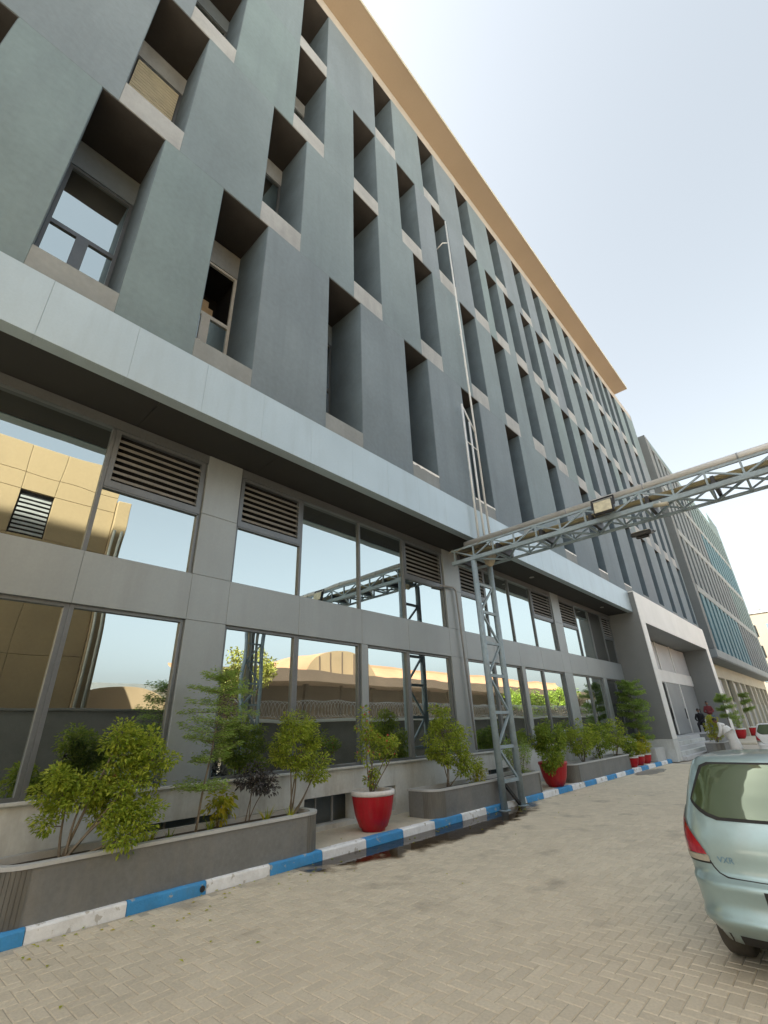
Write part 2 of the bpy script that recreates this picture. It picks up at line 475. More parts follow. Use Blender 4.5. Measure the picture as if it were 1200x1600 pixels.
for ori in (0, 1):
    for k in range(5):
        w, h = (2 * PW, PW) if ori == 0 else (PW, 2 * PW)
        proto[(ori, k)] = mesh_of('paver', paver_verts(-w / 2, -h / 2, w / 2, h / 2, 0, rnd.uniform(-.0008, .0008)), PF, MT['paver'])
fv, ff = [], []
for i, c in enumerate(cells):
    dz = rnd.uniform(-.0016, .0012)
    if i in single:
        o = bpy.data.objects.new('paver', proto[(c[4], rnd.randrange(5))])
        COL.objects.link(o)
        o.location = ((c[0] + c[2]) / 2, (c[1] + c[3]) / 2, dz)
        o.parent = road
    else:
        b = len(fv)
        fv += paver_verts(c[0], c[1], c[2], c[3], dz, rnd.uniform(-.0008, .0008))
        ff += [tuple(b + q for q in f) for f in PF]
field = link('paver_field', mesh_of('paver_field', fv, ff, MT['paver']), road)
field['kind'] = 'stuff'

pavement = MB(); pavement.box(-7.62, -6.52, -12, 25.5, -.02, .115, .01)
pavement = pavement.build('pavement', MT['pavement'])
tag(pavement, 'cream concrete footway between kerb and plinth', 'pavement', kind='structure')
kerb = MB(); kerb.box(-6.50, -6.40, -12, 25.45, -.02, .07)
kerb = kerb.build('kerb', MT['pavement'])
tag(kerb, 'kerb of alternating blue and white painted stones', 'kerb', kind='structure')
def kerb_stone(y0, y1, mat):
    bm = bmesh.new()
    n = 6
    prof = [(-6.515, -.02), (-6.515, .122), (-6.40, .122), (-6.385, .116), (-6.376, .10), (-6.368, -.02)]
    rows = []
    for k in range(n + 1):
        y = y0 + .004 + (y1 - y0 - .008) * k / n
        rows.append([bm.verts.new((x + rnd.uniform(-.003, .003), y, z + (rnd.uniform(-.003, .003) if z > 0 else 0))) for x, z in prof])
    for a, b in zip(rows, rows[1:]):
        for j in range(len(prof)):
            j2 = (j + 1) % len(prof)
            bm.faces.new((a[j], b[j], b[j2], a[j2]))
    bm.faces.new(rows[0]); bm.faces.new(rows[-1][::-1])
    bmesh.ops.recalc_face_normals(bm, faces=bm.faces[:])
    m = MB(); m.add_bm(bm)
    m.build('kerb_stone', mat, kerb)
y = 1.79 - .915 * 8
for k in range(34):
    if y > 25.3: break
    kerb_stone(y, min(y + .915, 25.4), MT['kerb_blue'] if k % 2 == 1 else MT['kerb_white'])
    y += .915
drain = MB()
drain.lathe([(.0, .012), (.03, .012), (.034, .004), (.034, -.02)], 14, (-6.372, 3.57, .052), axis='x')
drain.build('drain_hole', MT['black'], kerb)

# ------------------------------------------------------------------ main building
XW = -6.45           # face of the upper wall
XB = -7.72           # back of the deep window openings
bld = thing('office_building', 'large grey rendered office building with deep staggered window slots and mirrored ground floor', 'building', (-6.45, 20, 0))
ROWS = [(7.70, 8.16, 12.58), (12.58, 13.26, 17.56), (17.56, 18.28, 22.52), (22.52, 23.22, 27.32)]
WINS = [
    [-5.0, -2.54, -.11, 2.33, 5.38, 8.42, 11.50, 14.58, 18.2, 22.02, 25.6, 28.9, 32.2, 35.4, 38.35, 41.45],
    [-5.9, -2.9, .17, 3.25, 6.29, 9.32, 12.33, 14.82, 17.24, 19.72, 22.2, 24.55, 26.9, 29.2, 31.5, 33.9, 36.2, 38.5, 40.8],
    [-4.9, -2.0, .83, 3.89, 6.33, 8.75, 11.05, 13.62, 15.45, 17.3, 19.15, 21.0, 23.45, 26.1, 28.6, 31.2, 33.9, 36.6, 39.4],
    [-4.9, -2.0, .8, 3.88, 7.54, 10.58, 13.62, 16.7, 19.6, 22.1, 24.55, 26.9, 29.2, 31.2, 33.0, 34.8, 36.7, 39.5],
]
WW = 1.17
Y0, Y1 = -12.0, 42.8
prn = random.Random(5)
def window_unit(y0, y1, z0, z1, kind):
    ztop = z1 - .77
    box('reveal_ceiling', XB + .062, XW - .02, y0 + .004, y1 - .004, z1 - .025, z1 - .002, MT['ceiling'], bld)  # added board carrying the painted shade under the opening's top
    box('lintel_panel', XB, XB + .06, y0 + .003, y1 - .003, ztop, z1 - .027, MT['sill'] if kind else MT['wall4'], bld)
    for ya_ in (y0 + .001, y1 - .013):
        box('reveal_side', XB + .062, XW - .015, ya_, ya_ + .012, z0 + .001, z1 - .026, MT['reveal'], bld)  # thin added boards that carry the painted jamb shade
    f = MB()
    X0, X1 = XB - .02, XB + .04
    t = .07
    f.box(X0, X1, y0 + .004, y0 + t, z0 + .01, ztop - .004)
    f.box(X0, X1, y1 - t, y1 - .004, z0 + .01, ztop - .004)
    f.box(X0, X1, y0 + t, y1 - t, z0 + .01, z0 + .01 + t)
    f.box(X0, X1, y0 + t, y1 - t, ztop - t, ztop - .004)
    zt = z0 + 1.95
    f.box(X0, X1, y0 + t, y1 - t, zt, zt + .1)
    ym = (y0 + y1) / 2
    f.box(X0, X1, ym - .1, ym + .1, z0 + .01 + t, zt)
    fr = f.build('window', MT['white_frame'] if kind == 'open' else MT['frame'], bld)
    xg = XB + .005
    def pane(a, b, c, d):
        p = MB(); p.quad((xg, a, c), (xg, b, c), (xg, b, d), (xg, a, d)); p.build('pane', MT['pane'], fr)
    pane(y0 + t, ym - .1, z0 + .08, zt); pane(ym + .1, y1 - t, z0 + .08, zt)
    if kind == 'louver':
        for k in range(12):
            za = zt + .14 + k * .115
            s = MB(); s.beam((XB + .05, y0 + t + .02, za), (XB + .05, y1 - t - .02, za), .012, .10)
            s.build('slat', MT['cream_slat'], fr)
        for ya, hh in ((y0 + .35, .42), (y0 + .75, .55)):
            s = MB(); s.v = [(XB + .12, ya - .16, z0 + .2), (XB + .12, ya + .16, z0 + .2), (XB + .12, ya + .05, z0 + .2 + hh), (XB + .02, ya, z0 + .2)]
            s.f = [(0, 1, 2), (0, 3, 1), (1, 3, 2), (2, 3, 0)]; s.mi = [0] * 4
            s.build('broken_board', MT['frame'], fr)
    elif kind == 'open':
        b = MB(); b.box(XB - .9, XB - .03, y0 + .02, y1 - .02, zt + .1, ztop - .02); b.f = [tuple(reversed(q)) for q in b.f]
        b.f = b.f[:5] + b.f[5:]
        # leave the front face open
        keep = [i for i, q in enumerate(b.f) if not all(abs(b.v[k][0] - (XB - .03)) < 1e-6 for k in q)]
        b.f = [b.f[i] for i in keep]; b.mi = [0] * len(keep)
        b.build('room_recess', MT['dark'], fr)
    else:
        pane(y0 + t, y1 - t, zt + .1, ztop - t)
for r, (zf, zs, zt) in enumerate(ROWS):
    ztop = ROWS[r + 1][0] if r < 3 else 27.32
    prev = Y0
    for k, yw in enumerate(WINS[r] + [Y1]):
        end = yw
        if end > prev + .01:
            if r == 0:
                tone = prn.choice([0, 0, 1, 2])
            else:
                tone = prn.choice([0, 1, 1, 3, 0, 2])
            if r == 0 and prev < 1: tone = 2
            if end > 20: tone = prn.choice([1, 2, 3, 1]) if r else prn.choice([0, 4])
            if 33 < prev and r in (1, 2): tone = 4
            box('wall_panel', XB - .02, XW, prev, end, zf, ztop, MT['wall%d' % tone], bld, .004)
        if k < len(WINS[r]):
            box('sill_panel', XB - .02, XW - .002, yw + .001, yw + WW - .001, zf + .002, zs, MT['sill' if r else 'sill0'], bld, .004)
            kind = None
            if r == 0 and abs(yw - 2.33) < .01: kind = 'open'
            elif r == 1 and abs(yw - .17) < .01: kind = 'louver'
            elif r and k % 3 == 0: kind = 'x'
            window_unit(yw, yw + WW, zs, zt if r < 3 else 27.32, kind)
            prev = yw + WW
for yw in (8.42, 11.50, 18.2, 22.02, 25.6):
    e_ = MB(); er = random.Random(int(yw * 10))
    n_ = 14
    for q in range(n_ + 1):
        yv = yw + .0 + WW * q / n_
        h_ = er.uniform(.02, .06)
        e_.v += [(XW - .05, yv, 8.165 + h_ * .3), (XW + .006, yv, 8.168 + h_ * .2), (XW + .006, yv, 8.15 - h_)]
        if q:
            b_ = len(e_.v) - 6
            e_.f += [(b_, b_ + 1, b_ + 4, b_ + 3), (b_ + 1, b_ + 2, b_ + 5, b_ + 4)]; e_.mi += [0, 0]
    e_.build('plaster_edge', MT['portal_white'], bld)
box('cornice', XB - .02, XW - .004, Y0, Y1, 27.322, 28.05, MT['cornice'], bld, .004)
core = MB(); core.box(-26, XB - .95, Y0, Y1, 4.4, 28.0); core.box(-26, -8.0, Y0, 25.5, .0, 4.35); core.box(-26, -8.0, 25.6, Y1, 0, 4.35)
core.build('building_core', MT['wall0'], bld)
box('end_wall', -26, XW - .003, Y1 + .002, Y1 + .25, 7.7, 28.05, MT['wall2'], bld)
box('end_wall', -26, XW - .003, Y0 - .25, Y0 - .002, 0, 28.05, MT['wall2'], bld)
can = MB(); can.box(-9, -5.40, -12.4, 38.6, 28.07, 28.25); can.build('roof_canopy', MT['canopy'], bld)
box('canopy_edge', -5.40, -5.38, -12.4, 38.6, 28.06, 28.30, MT['canopy_edge'], bld)

# fascia, soffit
ys = [.27 + 1.17 * k for k in range(-11, 23)]
ys = [v for v in ys if -12 < v < 25.3]
edges = [-12.0] + ys + [25.46]
for a, b in zip(edges, edges[1:]):
    box('fascia_panel', -6.60, -6.37, a + .001, b - .001, 6.62, 7.66, MT['fascia'], bld, .0025)
box('fascia_backing', -6.75, -6.60, -12, 25.46, 6.64, 7.69, MT['frame'], bld)
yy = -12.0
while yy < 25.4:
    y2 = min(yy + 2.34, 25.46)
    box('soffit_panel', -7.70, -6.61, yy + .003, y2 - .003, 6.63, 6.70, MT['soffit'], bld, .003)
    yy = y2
for k in (4, 6):
    d = MB(); d.lathe([(.0, 0), (.07, 0), (.085, -.012), (.085, .02)], 16, (-7.05, 1.5 + 3.6 * k, 6.628)); d.build('downlight', MT['ceiling_lamp'], bld)

# ground floor: columns, band, panes, louvers
XC = -7.52          # face of columns and band
XG = -7.62          # glass
COLS = [(-4.1, -3.4), (3.40, 4.12), (10.92, 11.74), (18.40, 19.16)]
def clad(name, y0, y1, z0, z1, x=XC):
    box(name, XG - .12, x, y0 + .002, y1 - .002, z0, z1, MT['clad'], bld, .004)
for a, b in COLS:
    clad('column_panel', a, b, 1.08, 3.467); clad('column_panel', a, b, 4.253, 5.40); clad('column_panel', a, b, 5.405, 6.625)
bys = [-12, -9, -6, -4.1, -3.4, -.9, 1.74, 3.40, 4.12, 5.70, 7.48, 9.14, 10.92, 11.74, 13.30, 14.94, 16.63, 18.40, 19.16, 20.9, 22.5, 24.1, 25.46]
for a, b in zip(bys, bys[1:]):
    clad('band_panel', a, b, 3.47, 4.25)
box('head_rail', XG - .1, XC - .01, -12, 25.46, 6.45, 6.625, MT['frame'], bld)
def glass(y0, y1, z0, z1, dark=False):
    p = MB()
    p.quad((XG, y0, z0), (XG, y1, z0), (XG, y1, z1), (XG, y0, z1))
    return p.build('glass_pane', MT['pane_dark' if dark else 'pane'], bld)
def mullion(y, z0, z1, w=.06, x=XG + .05, mat='frame'):
    box('mullion', XG - .04, x, y - w / 2, y + w / 2, z0, z1, MT[mat], bld, .004)
def louver(y0, y1, z0=5.38, z1=6.45):
    f = MB()
    f.box(XG - .02, XG + .06, y0 + .03, y0 + .11, z0, z1); f.box(XG - .02, XG + .06, y1 - .11, y1 - .03, z0, z1)
    f.box(XG - .02, XG + .06, y0 + .11, y1 - .11, z0, z0 + .12); f.box(XG - .02, XG + .06, y0 + .11, y1 - .11, z1 - .06, z1)
    lv = f.build('louver', MT['frame'], bld)
    n = 7
    for k in range(n):
        z = z0 + .19 + k * (z1 - z0 - .24) / n
        s = MB(); s.beam((XG + .02, y0 + .11, z), (XG + .02, y1 - .11, z), .02, .075)
        # tilt the blade outwards
        for q in range(8):
            x, yv, zz = s.v[q]
            s.v[q] = (x + (z - zz) * .8, yv, zz)
        s.build('slat', MT['slat'], lv)
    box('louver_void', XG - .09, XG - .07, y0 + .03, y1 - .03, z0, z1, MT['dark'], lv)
# upper strip (z 4.25 - 6.45)
UP = [(-12, -8, 0), (-8, -4.1, 0), (-3.4, -.9, 0), (-.9, 1.74, 0), (1.74, 3.40, 1), (4.12, 5.70, 1), (5.70, 7.48, 0), (7.48, 9.14, 0), (9.14, 10.92, 1),
      (11.74, 13.30, 1), (13.30, 14.94, 0), (14.94, 16.63, 0), (16.63, 18.40, 1), (19.16, 20.9, 1), (20.9, 22.5, 0), (22.5, 24.1, 2), (24.1, 25.4, 3)]
for a, b, k in UP:
    top = 5.38 if k in (1, 3) else 6.45
    glass(a + .02, b - .02, 4.26, top, k >= 2)
    if k in (1, 3):
        louver(a, b)
        box('transom', XG - .04, XG + .05, a + .03, b - .03, 5.355, 5.385, MT['frame'], bld)
    for yv in (a, b):
        col_edge = any(abs(yv - c) < .01 for cc in COLS for c in cc)
        mullion(yv + (.03 if (col_edge and yv == a) else -.03 if col_edge else 0), 4.255, 6.449, .06 if not col_edge else .055) if not (yv == a and not col_edge) else None
# lower strip (z 1.08 - 3.47)
LO = [(-12, -8, 0), (-8, -4.1, 0), (-3.4, -.9, 0), (-.9, 1.74, 0), (1.74, 3.40, 0), (4.12, 5.70, 0), (5.70, 7.46, 0), (7.66, 9.13, 0), (9.13, 10.92, 0),
      (11.74, 13.30, 0), (13.30, 14.95, 0), (15.2, 16.65, 0), (16.65, 18.40, 0), (19.16, 20.9, 0), (20.9, 22.5, 0), (22.9, 24.2, 2), (24.2, 25.4, 2)]
for a, b, k in LO:
    glass(a + .02, b - .02, 1.10, 3.46, k == 2)
    box('transom', XG - .04, XG + .05, a + .06, b - .06, 3.42, 3.468, MT['frame'], bld)
    box('transom', XG - .04, XG + .05, a + .06, b - .06, 1.082, 1.13, MT['frame'], bld)
    for yv in (a + .031, b - .031):
        mullion(yv, 1.082, 3.469, .06)
for a, b in ((7.46, 7.66), (14.95, 15.2), (22.5, 22.9)):
    clad('column_panel', a, b, 1.08, 3.467)
# plinth with vents
pl = MB()
vents = [(-2.9, -1.8), (3.15, 4.6), (6.02, 7.25), (8.05, 8.45), (12.2, 13.4), (15.8, 17.0)]
prev = -12
for a, b in vents + [(25.46, 25.46)]:
    pl.box(XG - .2, -7.56, prev, a, .10, 1.079, 0)
    if b > a:
        pl.box(XG - .2, -7.562, a, b, .64, 1.078, 0)
        pl.box(XG - .2, -7.561, a, b, .10, .19, 0)
    prev = b
pl.build('plinth', MT['plinth'], bld)
for a, b in vents:
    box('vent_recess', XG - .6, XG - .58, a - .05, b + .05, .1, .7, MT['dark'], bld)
    for k in range(1, 3):
        yv = a + (b - a) * k / 3
        box('vent_bar', XG - .15, XG - .12, yv - .015, yv + .015, .19, .64, MT['pipe_grey'], bld)
box('sill_ledge', -7.62, -7.51, -12, 25.46, 1.045, 1.085, MT['plinth'], bld, .006)

# entrance portal
for nm, y0, y1 in (('portal_leg', 25.5, 26.25), ('portal_leg', 40.95, 41.9)):
    box('portal_leg', -7.7, -6.15, y0, y1, .9, 6.16, MT['portal_grey'], bld, .004)
    box('portal_trim', -6.148, -6.12, y0 + .001, y1 - .001, .9, 6.16, MT['portal_white'], bld, .003)
    box('portal_base', -7.7, -6.13, y0 - .03, y1 + .03, 0, .899, MT['plinth'], bld, .01)
box('portal_lintel', -7.7, -6.15, 25.5, 41.9, 6.162, 7.62, MT['portal_grey'], bld, .004)
box('portal_trim', -6.148, -6.12, 25.5, 41.9, 6.162, 7.62, MT['portal_white'], bld, .003)
box('portal_cap', -6.6, -6.13, 25.5, 41.9, 7.622, 7.68, MT['portal_white'], bld, .003)
xe = -7.62
for a, b in ((26.25, 29.8), (29.8, 33.3), (33.3, 36.7), (36.7, 40.95)):
    box('entrance_panel', xe - .06, xe, a + .06, b - .06, 4.46, 6.1, MT['pale_panel'], bld, .004)
    box('entrance_band', xe - .06, xe + .04, a + .002, b - .002, 3.76, 4.45, MT['portal_white'], bld, .004)
    d = box('entrance_door', xe - .05, xe, a + .07, b - .07, .89, 3.75, MT['door_grey'], bld, .004)
    box('handle', xe + .002, xe + .05, b - .3, b - .26, 1.7, 2.3, MT['black'], d)
    box('mullion', xe - .06, xe + .05, a - .06, a + .06, .89, 3.755, MT['portal_white'], bld, .004)
    box('mullion', xe - .06, xe + .05, a - .06, a + .06, 4.455, 6.12, MT['portal_white'], bld, .004)
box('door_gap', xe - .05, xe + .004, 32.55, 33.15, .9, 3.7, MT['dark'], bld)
# steps and landing
st = thing('entrance_steps', 'grey stone entrance steps and landing under the white portal', 'steps', (-6.6, 33, 0))
for k in range(5):
    box('step', -7.55, -5.95 - .22 * k, 26.3, 34.5, .174 * k + .001, .174 * (k + 1), MT['plinth'] if k % 2 else MT['pale_panel'], st, .008)
box('landing', -7.55, -6.35, 34.52, 40.9, .0, .872, MT['portal_grey'], st, .01)
box('landing_top', -7.55, -6.33, 34.51, 40.9, .873, .90, MT['pale_panel'], st, .006)

# wall downpipe on the column
dp = MB()
dp.tube([(-7.46, 10.62, 5.40), (-7.44, 11.2, 5.44), (-7.44, 11.33, 5.40), (-7.44, 11.36, 5.25), (-7.44, 11.55, 1.15)], .028, 8)
o = dp.build('downpipe', MT['pipe_grey'], smooth=True)
tag(o, 'thin grey pipe bent down the column behind the steel tower', 'pipe')

# cardboard box in the open window
cb = MB(); cb.box(XB - .5, XB - .1, 2.65, 3.1, 10.21, 10.55, .01); cb.box(XB - .4, XB - .15, 2.75, 3.0, 10.552, 10.78, .01)
o = cb.build('cardboard_box', MT['card'])
tag(o, 'cardboard box heap seen inside the open white framed window', 'box')

# ------------------------------------------------------------------ second block
ax = thing('annex_building', 'far projecting block with rows of narrow windows and teal panels', 'building', (-5.98, 62, 0))
AX, AXB = -5.98, -7.0
A0, A1 = 43.8, 82.5
AR = [(6.5, 11.15, 11.75), (11.75, 16.15, 16.75), (16.75, 20.75, 21.3), (21.3, 25.0, 26.05)]
box('base_ledge', AXB, AX + .04, A0, A1, 5.88, 6.48, MT['annex_head'], ax, .01)
for r, (z0, z1, z2) in enumerate(AR):
    yv = A0
    k = 0
    first = 1.05 if r < 3 else 1.3
    box('pier', AXB - .01, AX, A0, A0 + first, z0, z2, MT['annex_pier'], ax, .004)
    yv = A0 + first
    while yv + 1.0 < A1 - .6:
        if r == 0: m = 'annex_teal' if yv < 63 else 'annex_beige'
        elif r == 1: m = 'annex_beige' if yv < 68 else 'annex_green'
        elif r == 2: m = 'annex_beige' if yv < 58 else 'annex_teal'
        else: m = 'annex_beige' if yv < 56 else 'annex_green'
        w = MB(); w.box(AXB + .1, AXB + .14, yv + .01, yv + .94, z0 + .01, z1 - .01)
        fr = w.build('window', MT['pane_dark'], ax)
        box('frame', AXB + .1, AXB + .19, yv + .44, yv + .5, z0 + .02, z1 - .02, MT['frame'], fr)
        box('wall_panel', AXB, AX, yv + .95, min(yv + 2.15, A1), z0, z1, MT[m], ax, .004)
        box('window_head', AXB, AX + .03, yv + .001, yv + 2.149, z1 + .002, z2 - .002 if r < 3 else 25.4, MT['annex_head'] if r < 3 else MT[m], ax, .006)
        if r == 3:
            box('parapet_panel', AXB, AX, yv + .001, yv + 2.149, 25.402, 26.05, MT['annex_green'], ax, .004)
        yv += 2.15; k += 1
    box('end_pier', AXB, AX, yv, A1, z0, z2, MT['annex_green'], ax, .004)
box('stair_head', -9, AX - .02, 74.5, A1, 26.052, 27.9, MT['annex_green'], ax, .01)
cm = MB(); cm.box(-26, AXB - .02, A0, A1, 5.9, 26.0); cm.box(-26, -8.4, A0, A1, 0, 5.88); cm.build('building_core', MT['annex_pier'], ax)
box('soffit', -8.38, AX - .02, A0, A1, 5.80, 5.878, MT['annex_pier'], ax)
box('beam', -7.5, -7.1, A0, A1, 4.75, 5.798, MT['lower_cream'], ax, .01)
for k in range(11):
    yv = A0 + .5 + 3.7 * k
    box('column', -7.5, -7.08, yv, yv + .55, .1, 4.748, MT['lower_cream'], ax, .01)
    box('lower_wall', -7.45, -7.3, yv + .56, yv + 3.69, .1, 2.9, MT['door_grey'], ax, .004)
    for j in range(2):
        ww = MB(); ww.box(-7.42, -7.36, yv + .6 + 1.55 * j, yv + 2.0 + 1.55 * j, 3.0, 4.7)
        ww.build('window', MT['pale_panel'] if (k + j) % 3 else MT['pane_dark'], ax)
apron = MB(); apron.box(-8.3, -5.2, 42.2, 90, -.02, .11, .01)
apron = apron.build('far_pavement', MT['pavement'])
tag(apron, 'pale footway running along the far block', 'pavement', kind='structure')

# far cream building closing the street
fb = thing('cream_building', 'distant cream building closing the end of the street', 'building', (-4, 112, 0))
box('wall', -14, 6, 108, 122, 0, 18.6, MT['far_wall'], fb, .02)
box('parapet', -14.15, 6.15, 107.85, 122.1, 18.6, 19.0, MT['sill'], fb, .02)
for zz in (3.0, 7.0, 11.0, 14.6):
    for k in range(6):
        xx = -12.2 + 3.1 * k
        w = box('window', xx, xx + 1.5, 107.93, 107.985, zz, zz + 2.0, MT['annex_teal'] if (k + int(zz)) % 3 else MT['pane_dark'], fb)
        box('frame', xx + .7, xx + .8, 107.9, 107.928, zz + .02, zz + 1.98, MT['white_frame'], w)
box('roof_tank', -7.2, -6.2, 111, 112, 19.0, 19.9, MT['far_grey'], fb, .05)

# ------------------------------------------------------------------ across the street (seen in the mirrored panes)
bw = thing('boundary_wall', 'grey boundary wall with white coping across the road', 'wall', (3.3, 40, 0))
for k in range(11):
    ya = 10.6 + 5 * k
    box('wall_bay', 3.2, 3.4, ya + .01, ya + 4.6, 0, 2.16, MT['bwall'], bw, .01)
    box('pier', 3.16, 3.44, ya + 4.6, ya + 5.01, 0, 2.165, MT['bwall'], bw, .01)
    box('coping', 3.1, 3.5, ya + .005, ya + 4.995, 2.168, 2.30, MT['wcop'], bw, .01)
wire = MB()
pts = []
for k in range(200 * 10):
    a = 2 * math.pi * k / 10
    rr = .36 + .03 * math.sin(k * .7)
    pts.append((3.3 + rr * math.cos(a), 10.8 + k * .022, 2.72 + rr * math.sin(a)))
wire.tube(pts, .014, 3, cap=False)
o = wire.build('razor_wire', MT['wire'])
tag(o, 'coiled razor wire running along the top of the boundary wall', 'wire')
wallhi = thing('screen_wall', 'taller dark screen wall across the road left of the razor wire', 'wall', (3.3, -2, 0))
for k in range(8):
    box('panel', 3.2, 3.4, -14.4 + 3.1 * k + .01, -14.4 + 3.1 * k + 3.09, 0, 2.62, MT['bwall'], wallhi, .01)
    box('coping', 3.16, 3.44, -14.4 + 3.1 * k + .005, -14.4 + 3.1 * k + 3.095, 2.622, 2.70, MT['bwall'], wallhi, .01)

yb = thing('yellow_building', 'yellow panelled building across the road with louvred window', 'building', (5, 0, 0))
zz = [0, 2.4, 4.5, 6.6, 8.65, 10.42, 11.15, 12.4]
yj = [-11.5, -8.4, -5.4, -2.4, .5, 2.12, 3.25, 5.4]
for a, b in zip(zz, zz[1:]):
    for c, d in zip(yj, yj[1:]):
        if abs(c - 2.12) < .01 and 9 < b < 10.5:
            f = box('window', 5.1, 5.2, c, d, a, b, MT['dark'], yb)
            for q in range(9):
                za = a + .12 + q * .17
                q_ = MB(); q_.beam((5.05, c + .05, za), (5.05, d - .05, za), .02, .09); q_.build('slat', MT['slat'], f)
        else:
            box('facade_panel', 5.0, 5.3, c + .006, d - .006, a + .006, b - .006, MT['yellow_wall'], yb, .01)
box('backing', 5.12, 15, -11.5, 5.4, 0, 12.38, MT['groove'], yb)
box('corner_pilaster', 4.88, 6.2, 5.42, 5.95, 0, 11.0, MT['yellow_wall'], yb, .02)
for k in range(2):
    p = MB(); p.tube([(4.78, 5.5 + .28 * k, .2), (4.78, 5.5 + .28 * k, 9.6)], .055, 8); p.build('rain_pipe', MT['canopy_edge'], yb, True)

ob = thing('orange_roof_building', 'long low building with orange roof and arched vault across the road', 'building', (14, 40, 0))
box('wall', 15.2, 26, 15.5, 80, 0, 5.0, MT['beige_wall'], ob)
ev = MB(); ev.box(12.2, 15.3, 15, 80, 5.0, 5.75); ev.build('eave', MT['eave'], ob)
rf = MB()
n = 10
prof = [(13.45 + 6 * math.sin(t * math.pi / 2 / n) * 1.0, 5.75 + 2.1 * (1 - math.cos(t * math.pi / 2 / n)) ** .7) for t in range(n + 1)]
for (xa, za), (xb, zb) in zip(prof, prof[1:]):
    rf.quad((xa, 29.5, za), (xb, 29.5, zb), (xb, 80, zb), (xa, 80, za))
    rf.quad((xa, 15, za * .6 + 2), (xb, 15, zb * .6 + 2), (xb, 29.5, zb * .6 + 2), (xa, 29.5, za * .6 + 2))
rf.build('roof', MT['orange_roof'], ob)
va = MB()
n = 24
for k in range(n):
    a0, a1 = math.pi * k / n, math.pi * (k + 1) / n
    f = lambda a: (26.2 - 4.0 * math.cos(a), 5.3 + 2.35 * math.sin(a))
    (p0, q0), (p1, q1) = f(a0), f(a1)
    va.quad((13.3, p0, q0), (13.3, p1, q1), (22, p1, q1), (22, p0, q0))
    va.quad((13.3, p0, 5.3), (13.3, p1, 5.3), (13.3, p1, q1), (13.3, p0, q0), 1)
vo = va.build('vault', [MT['orange_roof'], MT['vault_cream']], ob)
for k in range(5):
    yv = 23.6 + 1.3 * k
    box('rib', 13.22, 13.3, yv - .05, yv + .05, 5.35, 5.3 + 2.3 * math.sqrt(max(0.05, 1 - ((yv - 26.2) / 4.0) ** 2)) - .05, MT['eave'], vo)
for k in range(18):
    yv = 15.5 + 3.7 * k
    box('veranda_post', 13.9, 14.15, yv, yv + .25, 0, 4.998, MT['beige_wall'], ob)
sv = thing('small_vault_building', 'small arched roof building across the road beside the yellow building', 'building', (16, 10.4, 0))
va = MB()
n = 20
for k in range(n):
    a0, a1 = math.pi * k / n, math.pi * (k + 1) / n
    (p0, q0), (p1, q1) = [(10.4 - 2.9 * math.cos(a), 3.2 + 1.15 * math.sin(a)) for a in (a0, a1)]
    va.quad((14, p0, q0), (14, p1, q1), (22, p1, q1), (22, p0, q0))
    va.quad((14, p0, 3.2), (14, p1, 3.2), (14, p1, q1), (14, p0, q0), 1)
va.build('vault', [MT['orange_roof'], MT['vault_cream']], sv)
box('wall', 14.1, 22, 7.6, 13.2, 0, 3.198, MT['beige_wall'], sv)
gb = thing('grey_block', 'distant grey block with teal windows across the road', 'building', (40, 20, 0))
box('wall', 40, 52, 6, 30, 0, 7.0, MT['far_grey'], gb)
for k in range(7):
    w = box('window', 39.9, 39.97, 7 + 3.2 * k, 9.2 + 3.2 * k, 5.1, 6.3, MT['annex_teal'], gb)
    box('frame', 39.86, 39.9, 8.05 + 3.2 * k, 8.15 + 3.2 * k, 5.1, 6.3, MT['white_frame'], w)

# ------------------------------------------------------------------ steel gantry and pipes
ga = thing('pipe_gantry', 'blue grey steel lattice pipe bridge over the road on two towers', 'gantry', (-2, 11, 0))
GY0, GY1, GZ, GZT = 10.58, 11.44, 5.90, 6.27
GX0, GX1 = -6.95, 2.75
def tower(x):
    t = MB()
    for yv in (10.62, 11.46):
        q = MB(); q.tube([(x, yv, 0), (x, yv, 5.86)], .078, 16); q.build('post', MT['steel'], ga, True)
        q = MB(); q.lathe([(.0, .016), (.14, .016), (.14, 0)], 16, (x, yv, 0.002)); q.build('base_plate', MT['steel'], ga)
    zs = [.55, 1.25, 2.0, 2.85, 3.65, 4.45, 5.2]
    for k, z in enumerate(zs):
        q = MB(); q.beam((x, 10.69, z), (x, 11.39, z), .06, .07); q.build('rung', MT['steel'], ga)
        if k < len(zs) - 1:
            ya, yb_ = (10.69, 11.39) if k % 2 else (11.39, 10.69)
            q = MB(); q.beam((x, ya, z + .03), (x, yb_, zs[k + 1] - .03), .05); q.build('diagonal_brace', MT['steel'], ga)
    q = MB(); q.beam((x - .05, 10.69, .6), (x - .02, 11.4, .02), .06); q.build('diagonal_brace', MT['black'], ga)
tower(-6.28)
tower(2.35)
def chord(yv, z, w, h, m='steel'):
    q = MB(); q.beam((GX0, yv, z), (GX1, yv, z), w, h); q.build('chord', MT[m], ga)
chord(GY0, GZ, .08, .10); chord(GY1, GZ, .06, .06); chord(GY0, GZT, .05, .05); chord(GY1, GZT, .05, .05)
x = GX0 + .1
k = 0
step = .62
